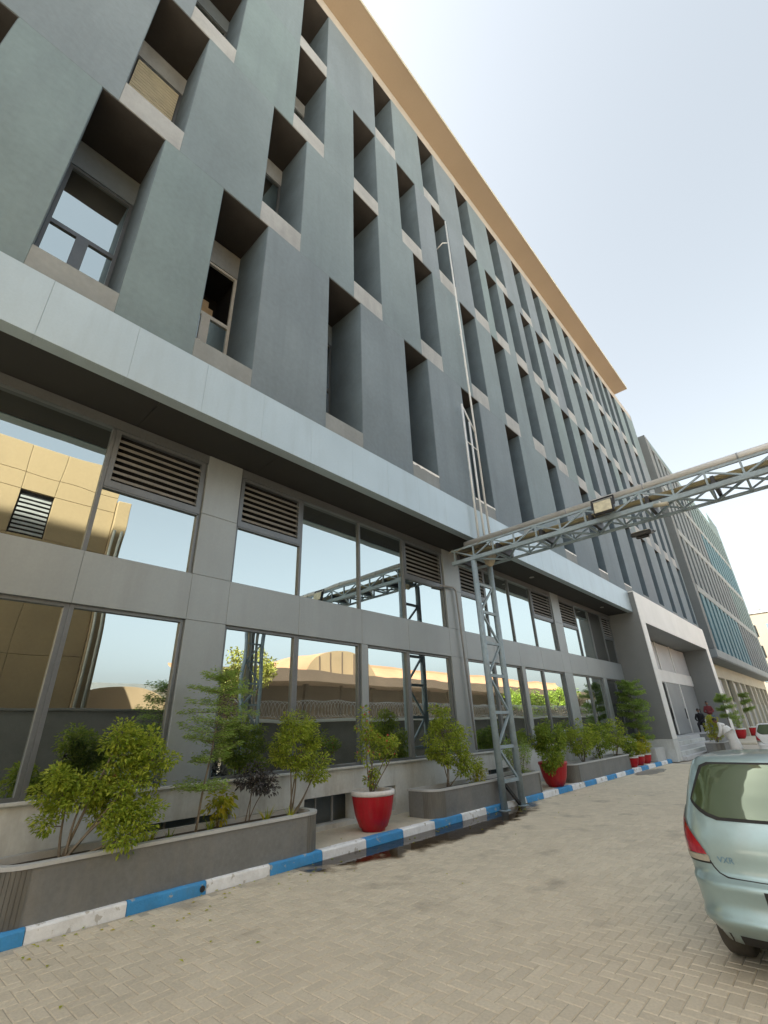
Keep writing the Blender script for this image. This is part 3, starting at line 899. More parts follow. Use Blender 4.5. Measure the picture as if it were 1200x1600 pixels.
while x + step < GX1:
    for yv in (GY0, GY1):
        q = MB(); q.beam((x, yv, GZ + .05), (x, yv, GZT - .02), .04); q.build('web_bar', MT['steel'], ga)
        za, zb = (GZ + .05, GZT - .02) if k % 2 else (GZT - .02, GZ + .05)
        q = MB(); q.beam((x, yv, za), (x + step, yv, zb), .035); q.build('web_bar', MT['steel'], ga)
    ya, yc = (GY0 + .03, GY1 - .03) if k % 2 else (GY1 - .03, GY0 + .03)
    q = MB(); q.beam((x, ya, GZ - .01), (x + step, yc, GZ - .01), .04); q.build('floor_brace', MT['steel'], ga)
    q = MB(); q.beam((x, GY0 + .03, GZ), (x, GY1 - .03, GZ), .045); q.build('floor_brace', MT['steel'], ga)
    if k % 2 == 0:
        q = MB(); q.beam((x + .1, GY0 + .02, 6.03), (x + .1, GY1, 6.03), .07, .22); q.build('pipe_bracket', MT['black'], ga)
    x += step; k += 1
bp = MB(); bp.tube([(-6.5, 10.64, 6.37), (2.2, 10.64, 6.37), (2.42, 10.66, 6.30), (2.5, 10.8, 6.1), (2.52, 10.9, 5.7), (2.52, 10.9, .4)], .092, 16)
o = bp.build('large_pipe', MT['pipe_light'], smooth=True); tag(o, 'pale clad pipe lying along the top of the gantry', 'pipe')
for k in range(5):
    q = MB(); q.tube([(-5.3 + 1.75 * k, 10.64, 6.37), (-5.27 + 1.75 * k, 10.64, 6.37)], .097, 16); q.build('pipe_joint', MT['pipe_grey'], o, True)
for nm, yv, z, rr, m, lab in (('service_pipe', 10.86, 6.17, .055, 'pipe_ochre', 'ochre stained pipe inside the gantry below the pale one'),
                              ('service_pipe', 11.08, 6.2, .07, 'pipe_grey', 'middle grey pipe inside the gantry'),
                              ('service_pipe', 11.28, 6.16, .06, 'pipe_light', 'rear pale pipe inside the gantry')):
    q = MB(); q.tube([(-6.7, yv, z), (2.25, yv, z), (2.45, yv, z - .1), (2.5, yv, z - .35), (2.5, yv, .4)], rr, 12)
    o = q.build(nm, MT[m], smooth=True); tag(o, lab, 'pipe', 'pipes inside the gantry')
# risers up the facade
for k, (yv, z1, lab) in enumerate(((11.02, 11.45, 'left white riser pipe running from the gantry up the wall'), (11.36, 10.9, 'middle white riser pipe running from the gantry up the wall'), (11.70, 21.85, 'tall white riser pipe reaching up to the third window row'))):
    q = MB(); q.tube([(-6.26, yv, 6.3), (-6.26, yv + .04, z1)], .033, 10)
    if k == 2:
        q.tube([(-6.26, yv + .03, 20.4), (-6.4, yv - .2, 20.3), (-6.8, yv - .3, 20.0)], .02, 6)
        q.tube([(-6.26, yv + .04, 15.6), (-6.35, yv + .25, 15.45), (-6.8, yv + .3, 15.2)], .02, 6)
    o = q.build('riser_pipe', MT['pipe_white'], smooth=True); tag(o, lab, 'pipe', 'riser pipes on the facade')
    if k == 0:
        q = MB(); q.tube([(-6.26, 11.05, 11.42), (-6.26, 11.72, 10.6)], .03, 8); q.build('brace_pipe', MT['pipe_white'], o, True)
        q = MB(); q.tube([(-6.26, 11.0, 10.0), (-6.26, 11.74, 9.9)], .02, 8); q.build('brace_pipe', MT['pipe_white'], o, True)
# torn sheet on the gantry end
rg = MB(); n = 9
rn = random.Random(3)
grid = {}
for a in range(n):
    for b in range(6):
        grid[a, b] = len(rg.v)
        rg.v.append((-7.05 + .14 * a + rn.uniform(-.03, .03), 10.55 + .17 * b + rn.uniform(-.03, .03), 6.33 + .05 * math.sin(a * 1.7 + b) + rn.uniform(-.05, .05) - (.08 if b == 0 else 0)))
for a in range(n - 1):
    for b in range(5):
        if rn.random() < .9:
            rg.f.append((grid[a, b], grid[a + 1, b], grid[a + 1, b + 1], grid[a, b + 1])); rg.mi.append(0)
o = rg.build('torn_sheet', MT['rag'], smooth=False)
o.modifiers.new('thick', 'SOLIDIFY').thickness = .008
tag(o, 'crumpled torn sheet lying on the wall end of the gantry', 'sheet')
cone = MB(); cone.lathe([(.03, -.30), (.12, -.22), (.2, -.02), (.16, .06)], 10, (-6.1, 11.2, 6.05), rib=.12, ribn=5)
o = cone.build('pipe_wrap', MT['rag']); tag(o, 'brown wrapped lump hanging under the gantry at the post', 'wrapping')
def floodlight(x, y, z, tilt, lab):
    t = thing('floodlight', lab, 'floodlight', (x, y, z), 'floodlights on the gantry')
    rot = Matrix.Translation((x, y, z)) @ Matrix.Rotation(tilt, 4, 'X')
    def part(name, b, m):
        b.v = [tuple(rot @ Vector(p)) for p in b.v]
        return b.build(name, m, t)
    b = MB(); b.box(-.22, .22, -.0, .10, -.17, .17, .02); b.box(-.14, .14, .10, .16, -.1, .1, .02); part('housing', b, MT['black'])
    b = MB(); b.box(-.19, .19, -.012, -.001, -.14, .14, .004); part('glass', b, MT['lamp_glass'])
    b = MB(); b.beam((-.24, .05, 0), (-.24, .05, .24), .015, .04); b.beam((.24, .05, 0), (.24, .05, .24), .015, .04); b.beam((-.25, .05, .24), (.25, .05, .24), .04, .015)
    part('bracket', b, MT['black'])
floodlight(-2.62, 10.30, 6.10, R(-12), 'cream faced floodlight in black frame on the near side of the gantry')
floodlight(-2.25, 11.55, 5.72, R(-75), 'dark floodlight hanging face down under the gantry')
cc = thing('security_camera', 'small pale security camera under the gantry', 'camera', (-1.55, 10.5, 5.85))
b = MB(); b.tube([(-1.55, 10.5, 5.88), (-1.55, 10.42, 5.8)], .02, 8); b.build('bracket', MT['pipe_white'], cc)
b = MB(); b.tube([(-1.66, 10.42, 5.80), (-1.40, 10.36, 5.74)], .045, 12); b.build('body', MT['lower_cream'], cc, True)

# ------------------------------------------------------------------ planters and pots
def planter(lab, y0, y1, z1=.62, x0=-7.12, x1=-6.43, rad=.32):
    t = thing('planter', lab, 'planter', ((x0 + x1) / 2, (y0 + y1) / 2, .12), 'stone planters along the wall')
    def ring(off, n=12):
        pts = []
        a0, a1, b0, b1 = x0 + off, x1 - off, y0 + off, y1 - off
        rr = max(.03, rad - off)
        # corners on the street side are rounded
        for cx, cy, st_ in ((a1 - rr, b0 + rr, -90), (a1 - rr, b1 - rr, 0)):
            for k in range(n + 1):
                th = R(st_ + 90 * k / n)
                pts.append((cx + rr * math.cos(th), cy + rr * math.sin(th)))
        pts += [(a0, b1), (a0, b0)]
        return pts
    out, inn = ring(.0), ring(.09)
    N_ = len(out)
    b = MB()
    zt = z1 - .035
    for k in range(N_):
        p, q = out[k], out[(k + 1) % N_]
        ribs = 1 if (k < 12 or 13 <= k < 25) else 0
        b.quad((p[0], p[1], .112), (q[0], q[1], .112), (q[0], q[1], zt), (p[0], p[1], zt), ribs)
    b.build('planter_wall', [MT['planter'], MT['planter_rib']], t)
    # narrow upright tiles on the rounded ends
    for s0 in (0, 13):
        for k in range(12):
            p, q = Vector(out[s0 + k]), Vector(out[s0 + k + 1])
            d = (q - p); nrm = Vector((d.y, -d.x)).normalized() * .008
            m_ = MB()
            a, c = p + d * .04, q - d * .04
            for (e, g) in ((a, c),):
                vv = [(e.x, e.y), (g.x, g.y), (g.x + nrm.x, g.y + nrm.y), (e.x + nrm.x, e.y + nrm.y)]
                for z in (.113, zt - .002):
                    m_.v += [(u, w, z) for u, w in vv]
                m_.f += [(3, 2, 1, 0), (4, 5, 6, 7)] + [(j, (j + 1) % 4, 4 + (j + 1) % 4, 4 + j) for j in range(4)]
                m_.mi += [0] * 6
            m_.build('edge_tile', MT['planter_rib'], t)
    c = MB()
    o2 = ring(-.018)
    for k in range(N_):
        p, q, pi, qi = o2[k], o2[(k + 1) % N_], inn[k], inn[(k + 1) % N_]
        c.quad((p[0], p[1], zt), (q[0], q[1], zt), (q[0], q[1], z1), (p[0], p[1], z1))
        c.quad((p[0], p[1], z1), (q[0], q[1], z1), (qi[0], qi[1], z1), (pi[0], pi[1], z1))
        c.quad((pi[0], pi[1], z1), (qi[0], qi[1], z1), (qi[0], qi[1], z1 - .2), (pi[0], pi[1], z1 - .2))
        c.quad((p[0], p[1], zt), (pi[0], pi[1], zt), (qi[0], qi[1], zt), (q[0], q[1], zt))
    c.build('coping', MT['coping'], t)
    s = MB()
    i = [(p[0], p[1], z1 - .07 + rnd.uniform(-.015, .015)) for p in inn]
    s.v = i + [((x0 + x1) / 2, (y0 + y1) / 2, z1 - .05)]
    s.f = [(k, (k + 1) % N_, N_) for k in range(N_)]; s.mi = [0] * N_
    s.build('soil', MT['soil'], t)
    return t
planter('long dark stone planter nearest the camera with rounded ends', 1.42, 5.52)
planter('dark stone planter behind the steel tower', 8.35, 13.1, .60)
planter('dark stone planter between large red pot and small red pots', 15.1, 20.35, .60)
planter('short dark stone planter beside the entrance steps', 29.6, 32.0, .60, -5.75, -5.0, .3)
g = MB(); g.box(-7.0, -6.44, 23.6, 24.9, .115, .62, .02)
o = g.build('concrete_block', MT['coping']); tag(o, 'grey blue concrete block at the foot of the portal', 'block')

def pot(lab, x, y, rad, h, z0=.115, rim=True, group='red plant pots'):
    t = thing('plant_pot', lab, 'pot', (x, y, z0), group)
    b = MB()
    prof = [(.0, .0), (rad * .50, 0), (rad * .54, h * .07), (rad * .62, h * .10), (rad * .80, h * .38), (rad * .89, h * .68), (rad * .94, h * .87)]
    b.lathe(prof, 64, (x, y, z0), rib=.012, ribn=24)
    b.build('body', MT['red_pot'], t, True)
    c = MB()
    c.lathe([(rad * .93, h * .865), (rad * .995, h * .88), (rad, h * .93), (rad * .99, h * .985), (rad * .95, h), (rad * .86, h), (rad * .84, h * .97), (rad * .84, h * .86)], 48, (x, y, z0))
    c.build('rim', MT['pot_rim'] if rim else MT['red_pot'], t, True)
    s = MB(); s.lathe([(.0, h * .9), (rad * .5, h * .89), (rad * .845, h * .87)], 24, (x, y, z0)); s.build('soil', MT['soil'], t)
pot('large red ribbed pot with white rim left of the steel tower', -6.80, 6.98, .40, .62)
pot('large red pot without white rim right of the steel tower', -6.66, 14.2, .40, .62, rim=False)
for k, (xx, yv) in enumerate(((-6.62, 20.9), (-6.68, 21.9), (-6.70, 22.9))):
    pot(['first', 'second', 'third'][k] + ' of three small red pots counted from the steel tower', xx, yv, .25, .36, group='small red pots')
pot('far red pot in front of the far block, nearer one', -7.0, 49.5, .55, .75)
pot('far red pot in front of the far block, farther one', -7.0, 56.5, .5, .75)

# ------------------------------------------------------------------ plants
def leaf_quad(b, p, d, n, ln, wd, m=0):
    d = d.normalized(); s = d.cross(n)
    if s.length < 1e-4: s = d.orthogonal()
    s.normalize(); n2 = s.cross(d).normalized()
    i = len(b.v)
    mid = p + d * (ln * .45)
    b.v += [tuple(p), tuple(mid + s * (wd / 2) + n2 * (wd * .18)), tuple(p + d * ln - n2 * (ln * .12)), tuple(mid - s * (wd / 2) + n2 * (wd * .18))]
    b.f += [(i, i + 1, i + 2), (i, i + 2, i + 3)]; b.mi += [m, m]
def rvec(r):
    while True:
        v = Vector((r.uniform(-1, 1), r.uniform(-1, 1), r.uniform(-1, 1)))
        if .05 < v.length < 1: return v
def branch_pts(a, b, r, sag=.06, n=5):
    a = Vector(a); b = Vector(b)
    out = []
    off = rvec(r) * ((b - a).length * sag)
    for k in range(n + 1):
        t = k / n
        out.append(a.lerp(b, t) + off * math.sin(math.pi * t))
    return out
def bush(name, lab, cat, base, crowns, leaf='leaf', lsize=.055, per=46, seed=1, stems=3, srad=.016, group=None, flowers=0, droop=.25, spread=.13, fork=.35):
    """crowns: list of (cx,cy,cz,rx,ry,rz,clumps) in world space"""
    r = random.Random(seed)
    t = thing(name, lab, cat, base, group)
    base = Vector(base)
    fo, tw = MB(), MB()
    fl = MB()
    tops = []
    for k in range(stems):
        a = base + Vector((r.uniform(-.05, .05), r.uniform(-.05, .05), -.03))
        c = crowns[k % len(crowns)]
        e = Vector((c[0], c[1], c[2])) + Vector((r.uniform(-.5, .5) * c[3], r.uniform(-.5, .5) * c[4], -c[5] * fork))
        pts = branch_pts(a, e, r, .09, 6)
        tw.tube(pts, [srad * (1 - .5 * j / 6) for j in range(7)], 6)
        tops.append((pts, k % len(crowns)))
    for ci, c in enumerate(crowns):
        C_ = Vector(c[:3])
        for q in range(c[6]):
            v = rvec(r).normalized() * (r.uniform(.25, 1.0) ** .45)
            v *= 1 + .16 * math.sin(3.1 * v.x + 5 * v.y + seed) 
            p = C_ + Vector((v.x * c[3], v.y * c[4], v.z * c[5]))
            # twig from the nearest stem
            cand = [pt for pts, kk in tops for pt in pts[3:]]
            s = min(cand, key=lambda z_: (z_ - p).length + (0.3 if z_.z > p.z + .1 else 0))
            tp = branch_pts(s, p, r, .1, 3)
            tw.tube(tp, [srad * .38, srad * .3, srad * .22, srad * .12], 4, cap=False)
            axis = (p - s); axis = axis.normalized() if axis.length > .01 else Vector((0, 0, 1))
            dens = per * 1.45 * r.uniform(.55, 1.35)
            for k in range(int(dens)):
                o_ = rvec(r); o_ = Vector((o_.x * spread, o_.y * spread, o_.z * spread * .75))
                pp = p + o_
                d = (o_.normalized() + axis * .4 + rvec(r) * .6 + Vector((0, 0, -droop)))
                nn = Vector((0, 0, 1)) + rvec(r) * .7
                sz = lsize * r.uniform(.65, 1.25)
                leaf_quad(fo, pp, d, nn, sz, sz * .55)
            for k in range(flowers):
                if r.random() < .5:
                    leaf_quad(fl, p + rvec(r) * spread, rvec(r), rvec(r), .04, .04)
    fo.build('foliage', MT[leaf], t)
    tw.build('stems', MT['bark'], t, True)['kind'] = 'stuff'
    if flowers and fl.v:
        fl.build('flowers', MT['flower'], t)
    return t
def tiered(lab, base, h, tiers, seed, lsize=.05, group='tiered young trees', trunk=.02, lean=(0, 0)):
    r = random.Random(seed)
    t = thing('tiered_tree', lab, 'tree', base, group)
    base = Vector(base)
    tr, fo, br = MB(), MB(), MB()
    n = 10
    pts = [base + Vector((lean[0] * k / n + .015 * math.sin(k), lean[1] * k / n + .012 * math.cos(k * 1.3), h * k / n - .03)) for k in range(n + 1)]
    tr.tube(pts, [trunk * (1 - .7 * k / n) for k in range(n + 1)], 8)
    for fz, rad in tiers:
        idx = fz * n
        a = pts[int(idx)].lerp(pts[min(n, int(idx) + 1)], idx - int(idx))
        nb = 7
        ph = r.uniform(0, 6)
        for k in range(nb):
            th = ph + 2 * math.pi * k / nb + r.uniform(-.25, .25)
            L_ = rad * r.uniform(.7, 1.1)
            a_ = a + Vector((0, 0, r.uniform(-.05, .05) * h * .8))
            e = a_ + Vector((math.cos(th) * L_, math.sin(th) * L_, L_ * r.uniform(-.02, .3)))
            bp_ = branch_pts(a_, e, r, .08, 6)
            br.tube(bp_, [trunk * .35 * (1 - .75 * j / 6) for j in range(7)], 4, cap=False)
            for j in range(1, 7):
                p = bp_[j]
                side = Vector((-math.sin(th), math.cos(th), 0))
                w = L_ * .42 * math.sin(math.pi * (.2 + .75 * j / 7))
                for q in range(int(17 * L_ / .4) + 6):
                    pp = p + side * r.uniform(-w, w) + Vector((r.uniform(-.04, .04), r.uniform(-.04, .04), r.gauss(.018, lsize * .5)))
                    d = Vector((math.cos(th), math.sin(th), .1)) + rvec(r) * .9
                    leaf_quad(fo, pp, Vector((d.x, d.y, d.z * .4)), Vector((0, 0, 1)) + rvec(r) * .35, lsize * r.uniform(.6, 1.2), lsize * .5)
    tr.build('trunk', MT['bark'], t, True)
    br.build('branches', MT['bark'], t, True)['kind'] = 'stuff'
    fo.build('foliage', MT['leaf_tier'], t)
def tuft(lab, p, n, ln, mat, seed, group='grass tufts in the planter'):
    r = random.Random(seed)
    b = MB()
    for k in range(n):
        th = r.uniform(0, 6.28); l = ln * r.uniform(.6, 1.1); out = r.uniform(.25, .8)
        d = Vector((math.cos(th), math.sin(th), 0)); s = Vector((-d.y, d.x, 0)) * .011
        last = None
        q0 = Vector(p) + d * .02
        for j in range(5):
            u = j / 4
            c = q0 + d * (l * out * u) + Vector((0, 0, l * (u * 1.0 - .55 * out * u * u)))
            w = s * (1 - u * .9)
            i = len(b.v); b.v += [tuple(c - w), tuple(c + w)]
            if j: b.f.append((i - 2, i - 1, i + 1, i)); b.mi.append(0)
    o = b.build('grass_tuft', MT[mat]); tag(o, lab, 'plant', group)
SH = 'shrubs along the wall'
# nearest planter
bush('leafy_shrub', 'spreading bright green shrub with two trunks at the near end of the planter', 'shrub', (-6.72, 2.06, .55),
     [(-6.86, 2.02, 1.16, .26, .30, .27, 22), (-6.66, 2.5, 1.12, .30, .38, .34, 30), (-6.62, 2.75, 1.55, .26, .34, .25, 22), (-6.42, 2.62, .82, .18, .28, .20, 15), (-6.7, 2.45, 1.72, .18, .2, .14, 8)],
     'leaf', .052, 82, 3, 6, .017, SH)
tiered('slender tree with flat layered tiers in the nearest planter', (-6.68, 3.54, .55), 1.95, [(.30, .34), (.46, .26), (.56, .40), (.67, .50), (.78, .50), (.88, .44), (.96, .34), (1.0, .16)], 4, .048, trunk=.017, lean=(.02, .22))
bush('dark_shrub', 'small dark purple leaved shrub in front of the window base', 'shrub', (-6.95, 4.5, .55), [(-6.95, 4.52, 1.12, .13, .18, .16, 12), (-6.9, 4.75, 1.02, .12, .18, .10, 8)], 'leaf_purple', .06, 30, 8, 3, .009, SH)
bush('round_shrub', 'rounded green shrub at the right end of the nearest planter', 'shrub', (-6.84, 5.15, .55),
     [(-6.82, 5.22, 1.50, .38, .46, .38, 46), (-6.7, 5.5, 1.22, .28, .28, .22, 14), (-6.8, 5.05, 1.9, .12, .14, .14, 5)], 'leaf', .048, 62, 6, 5, .014, SH)
bush('croton', 'drooping yellow green plant behind the slender tree', 'plant', (-7.0, 4.1, .55), [(-7.0, 4.1, .82, .10, .12, .18, 9)], 'leaf_yellow', .10, 16, 7, 2, .008, SH, droop=.9)
tuft('yellow green grass tuft beside the spreading shrub', (-6.70, 2.98, .55), 16, .30, 'leaf_yellow', 21)
tuft('yellow grass tuft under the dark purple shrub', (-6.66, 4.62, .56), 18, .26, 'leaf_yellow', 22)
tuft('thin grass tuft hanging over the planter rim at the right', (-6.53, 4.95, .58), 9, .26, 'leaf_yellow', 23)
tuft('small green tuft near the slender trunk', (-6.75, 3.25, .55), 12, .18, 'leaf_dk', 24)
tuft('low green tuft in the middle of the nearest planter', (-6.85, 3.85, .55), 14, .2, 'leaf_dk', 25)
# pot 1
bush('potted_shrub', 'open branched flowering shrub in the white rimmed red pot', 'shrub', (-6.80, 6.98, .68),
     [(-6.78, 7.0, 1.42, .34, .42, .28, 26), (-6.75, 6.75, 1.75, .14, .16, .32, 9), (-6.7, 7.45, 1.42, .18, .22, .18, 9), (-6.8, 6.98, .92, .16, .16, .14, 8)], 'leaf', .055, 34, 9, 7, .012, SH, flowers=3, spread=.10)
# planter 2
bush('leafy_shrub', 'feathery green shrub in the planter left of the steel tower', 'shrub', (-6.78, 9.25, .53),
     [(-6.76, 9.3, 1.45, .42, .58, .46, 44), (-6.75, 9.2, 1.95, .2, .26, .24, 10), (-6.62, 9.75, .98, .28, .36, .28, 16)], 'leaf', .062, 54, 10, 5, .013, SH)
bush('low_plant', 'low yellow plant at the foot of the feathery shrub', 'plant', (-6.66, 10.2, .53), [(-6.66, 10.2, .72, .16, .26, .12, 9)], 'leaf_yellow', .06, 26, 12, 3, .007, SH)
bush('fine_shrub', 'pale fine leaved shrub in the planter right of the steel tower', 'shrub', (-6.75, 12.3, .53), [(-6.75, 12.3, 1.05, .34, .55, .40, 30)], 'leaf_tier', .045, 44, 13, 5, .010, SH)
# pot 2
bush('potted_shrub', 'dense drooping shrub overflowing the large red pot', 'shrub', (-6.66, 14.2, .66),
     [(-6.66, 14.2, 1.35, .50, .58, .45, 46), (-6.45, 13.8, .82, .30, .32, .35, 20)], 'leaf_dk', .07, 54, 14, 5, .016, SH, droop=.6)
# planter 3
bush('leafy_shrub', 'left bright shrub in the planter after the large red pot', 'shrub', (-6.80, 16.7, .53), [(-6.78, 16.8, 1.25, .45, .95, .48, 46)], 'leaf', .075, 46, 15, 5, .014, SH)
bush('leafy_shrub', 'middle shrub in the planter after the large red pot', 'shrub', (-6.80, 18.4, .53), [(-6.78, 18.3, 1.20, .45, .6, .5, 34)], 'leaf_dk', .075, 46, 16, 5, .014, SH)
bush('leafy_shrub', 'right bright shrub in the planter beside the small red pots', 'shrub', (-6.80, 19.8, .53), [(-6.75, 19.8, 1.30, .45, .75, .50, 40)], 'leaf', .075, 46, 17, 5, .014, SH)
for k, (xx, yv, lf) in enumerate(((-6.62, 20.9, 'leaf_dk'), (-6.68, 21.9, 'leaf_yellow'), (-6.70, 22.9, 'leaf_yellow'))):
    bush('croton', ['small green bush in the first small red pot', 'yellow croton in the middle small red pot', 'yellow croton in the last small red pot'][k], 'plant',
         (xx, yv, .42), [(xx, yv, .82, .26, .34, .28, 16)], lf, .11, 22, 30 + k, 3, .010, 'potted crotons')
tiered('layered young tree beside the portal leg', (-6.85, 23.4, .1), 3.15, [(.30, .5), (.44, .5), (.56, .66), (.68, .72), (.76, .5), (.86, .6), (.95, .45), (1.0, .2)], 40, .09, trunk=.03)
tiered('layered young tree to the right of the entrance steps', (-4.78, 31.75, .5), 2.25, [(.55, .36), (.72, .46), (.88, .42), (.99, .25)], 41, .09, trunk=.025)
bush('upright_shrub', 'upright yellow green shrub beside the white robed person', 'shrub', (-5.3, 30.2, .53), [(-5.3, 30.2, 1.2, .32, .38, .62, 34)], 'leaf_yellow', .08, 44, 42, 4, .012, SH)
bush('potted_shrub', 'thin shrub in the nearer far red pot', 'shrub', (-7.0, 49.5, .8), [(-7.0, 49.5, 1.5, .6, .8, .6, 22)], 'leaf_tier', .12, 22, 43, 4, .014, 'far potted plants')
tiered('small tree in the farther far red pot', (-7.0, 56.5, .7), 3.0, [(.5, .8), (.72, .9), (.9, .7)], 44, .13, trunk=.03)
# tree across the road (seen mirrored)
def big_tree(lab, base, h, rad, seed, leaf='leaf_tree'):
    r = random.Random(seed)
    t = thing('street_tree', lab, 'tree', base, 'trees across the road')
    base = Vector(base)
    tr, fo = MB(), MB()
    top = base + Vector((.2, .1, h * .55))
    tr.tube(branch_pts(base, top, r, .03, 6), [.16 - .012 * k for k in range(7)], 8)
    for k in range(9):
        th = k * .7 + r.uniform(-.2, .2)
        e = top + Vector((math.cos(th) * rad * .7, math.sin(th) * rad * .7, h * r.uniform(.12, .4)))
        tr.tube(branch_pts(top - Vector((0, 0, r.uniform(0, .5))), e, r, .08, 4), [.07, .055, .04, .03, .02], 5, cap=False)
        for q in range(9):
            c = e + rvec(r) * rad * .45
            for j in range(40):
                leaf_quad(fo, c + rvec(r) * .4, rvec(r), Vector((0, 0, 1)) + rvec(r), .2 * r.uniform(.6, 1.2), .11)
    tr.build('trunk', MT['bark'], t, True); fo.build('foliage', MT[leaf], t)
big_tree('yellow green tree across the road in front of the orange roof', (11.0, 16.2, 0), 6.3, 1.5, 51)
big_tree('dark green tree across the road far beyond', (10.5, 60, 0), 5.5, 2.2, 52, 'leaf_dk')
big_tree('broad green tree across the road by the razor wire', (9.0, 48, 0), 4.6, 2.0, 53, 'leaf_dk')

lf = MB(); rl = random.Random(77)
for k in range(170):
    yv = rl.choice([rl.uniform(1.5, 6), rl.uniform(1, 14), rl.uniform(8, 20)])
    xx = rl.choice([-6.36 + abs(rl.gauss(0, .25)), rl.uniform(-7.45, -6.55), -6.34 + rl.expovariate(1.2)])
    if xx > -3 or -6.55 < xx < -6.355: continue
    zz_ = .119 if xx < -6.5 else .004
    leaf_quad(lf, Vector((xx, yv, zz_)), Vector((rl.uniform(-1, 1), rl.uniform(-1, 1), .12)), Vector((0, 0, 1)), .05, .028)
o = lf.build('fallen_leaves', MT['leaf_yellow']); tag(o, 'dry yellow leaves scattered along kerb and footway', 'leaves', kind='stuff')

# ------------------------------------------------------------------ puddle at the kerb
pd = MB()
for k in range(16):
    ya, yb_ = 4.9 + .5 * k, 5.4 + .5 * k
    pd.quad((-6.366, ya, .0032), (-5.15, ya, .0032), (-5.15, yb_, .0032), (-6.366, yb_, .0032))
def water_mat(axis):
    m, nt, N, L, P = nodes_of('puddle_water')
    out = N['Material Output']
    tr = N.new('ShaderNodeBsdfTransparent'); tr.inputs[0].default_value = (.36, .28, .185, 1)
    g = N.new('ShaderNodeBsdfGlossy'); g.inputs['Roughness'].default_value = .03
    fr = N.new('ShaderNodeFresnel'); fr.inputs[0].default_value = 1.4
    mx = N.new('ShaderNodeMixShader')
    L.new(fr.outputs[0], mx.inputs[0]); L.new(tr.outputs[0], mx.inputs[1]); L.new(g.outputs[0], mx.inputs[2])
    tc = N.new('ShaderNodeTexCoord'); n = N.new('ShaderNodeTexNoise'); n.inputs['Scale'].default_value = 9
    L.new(tc.outputs['Object'], n.inputs[0])
    b = N.new('ShaderNodeBump'); b.inputs['Strength'].default_value = .05; b.inputs['Distance'].default_value = .02
    L.new(n.outputs[0], b.inputs['Height']); L.new(b.outputs[0], g.inputs['Normal'])
    # ragged wet outline: distance from the puddle's long axis plus noise
    sp = N.new('ShaderNodeSeparateXYZ'); L.new(tc.outputs['Object'], sp.inputs[0])
    def math_(op, a, c):
        q = N.new('ShaderNodeMath'); q.operation = op
        for i_, v_ in enumerate((a, c)):
            if isinstance(v_, (int, float)): q.inputs[i_].default_value = v_
            else: L.new(v_, q.inputs[i_])
        return q.outputs[0]
    dx = math_('MULTIPLY', math_('SUBTRACT', sp.outputs[0], axis[0]), 1 / axis[2])
    dy = math_('MULTIPLY', math_('SUBTRACT', sp.outputs[1], axis[1]), 1 / axis[3])
    d2 = math_('ADD', math_('MULTIPLY', dx, dx), math_('MULTIPLY', dy, dy))
    n2 = N.new('ShaderNodeTexNoise'); n2.inputs['Scale'].default_value = 2.6; n2.inputs['Detail'].default_value = 6
    L.new(tc.outputs['Object'], n2.inputs[0])
    e = math_('ADD', d2, math_('MULTIPLY', math_('SUBTRACT', n2.outputs[0], .5), 1.5))
    mr = N.new('ShaderNodeMapRange'); mr.interpolation_type = 'SMOOTHSTEP'
    mr.inputs[1].default_value = .55; mr.inputs[2].default_value = 1.0; mr.inputs[3].default_value = 1; mr.inputs[4].default_value = 0
    L.new(e, mr.inputs[0])
    dry = N.new('ShaderNodeBsdfTransparent')
    m2 = N.new('ShaderNodeMixShader')
    L.new(mr.outputs[0], m2.inputs[0]); L.new(dry.outputs[0], m2.inputs[1]); L.new(mx.outputs[0], m2.inputs[2]); L.new(m2.outputs[0], out.inputs[0])
    return m
o = pd.build('puddle', water_mat((-6.37, 8.3, 1.0, 4.0)))
tag(o, 'shallow brown puddle lying along the kerb', 'puddle', kind='structure')
pd2 = MB(); pd2.quad((-6.36, 18.8, .0034), (-5.4, 18.8, .0034), (-5.4, 22.6, .0034), (-6.36, 22.6, .0034))
dm = water_mat((-5.95, 20.6, .40, 1.5)); dm.name = 'damp_patch'
for q in dm.node_tree.nodes:
    if q.type == 'BSDF_GLOSSY': q.inputs['Roughness'].default_value = .5
    if q.type == 'BSDF_TRANSPARENT' and q.inputs[0].default_value[0] < .5: q.inputs[0].default_value = (.62, .54, .42, 1)
o = pd2.build('puddle', dm); tag(o, 'small damp patch on the road by the small red pots', 'puddle', kind='structure')

# ------------------------------------------------------------------ cars
CAR = [  # z, half width, rear y, front y, corner radius
    (.20, .62, .14, 3.20, .16), (.26, .66, .085, 3.27, .20), (.30, .69, .055, 3.30, .22), (.335, .705, .012, 3.31, .22), (.36, .708, .006, 3.31, .22), (.385, .706, .02, 3.32, .22), (.41, .706, .036, 3.32, .22),
    (.47, .712, .040, 3.33, .22), (.53, .716, .036, 3.33, .22), (.565, .72, .030, 3.33, .22), (.588, .72, .045, 3.32, .21), (.603, .72, .092, 3.31, .20), (.64, .725, .10, 3.28, .20), (.72, .73, .10, 3.2, .20),
    (.82, .73, .105, 3.05, .20), (.90, .72, .12, 2.75, .20), (.96, .705, .14, 2.45, .20), (1.04, .68, .175, 2.30, .20), (1.14, .65, .215, 2.13, .19),
    (1.24, .618, .26, 1.96, .18), (1.32, .588, .30, 1.82, .18), (1.365, .565, .33, 1.72, .18), (1.39, .535, .37, 1.62, .2), (1.403, .47, .46, 1.5, .22), (1.408, .36, .62, 1.35, .2)]
def car_par(z):
    if z <= CAR[0][0]: return CAR[0][1:]
    for a, b in zip(CAR, CAR[1:]):
        if z <= b[0]:
            u = (z - a[0]) / (b[0] - a[0]); return tuple(p + (q - p) * u for p, q in zip(a[1:], b[1:]))
    return CAR[-1][1:]
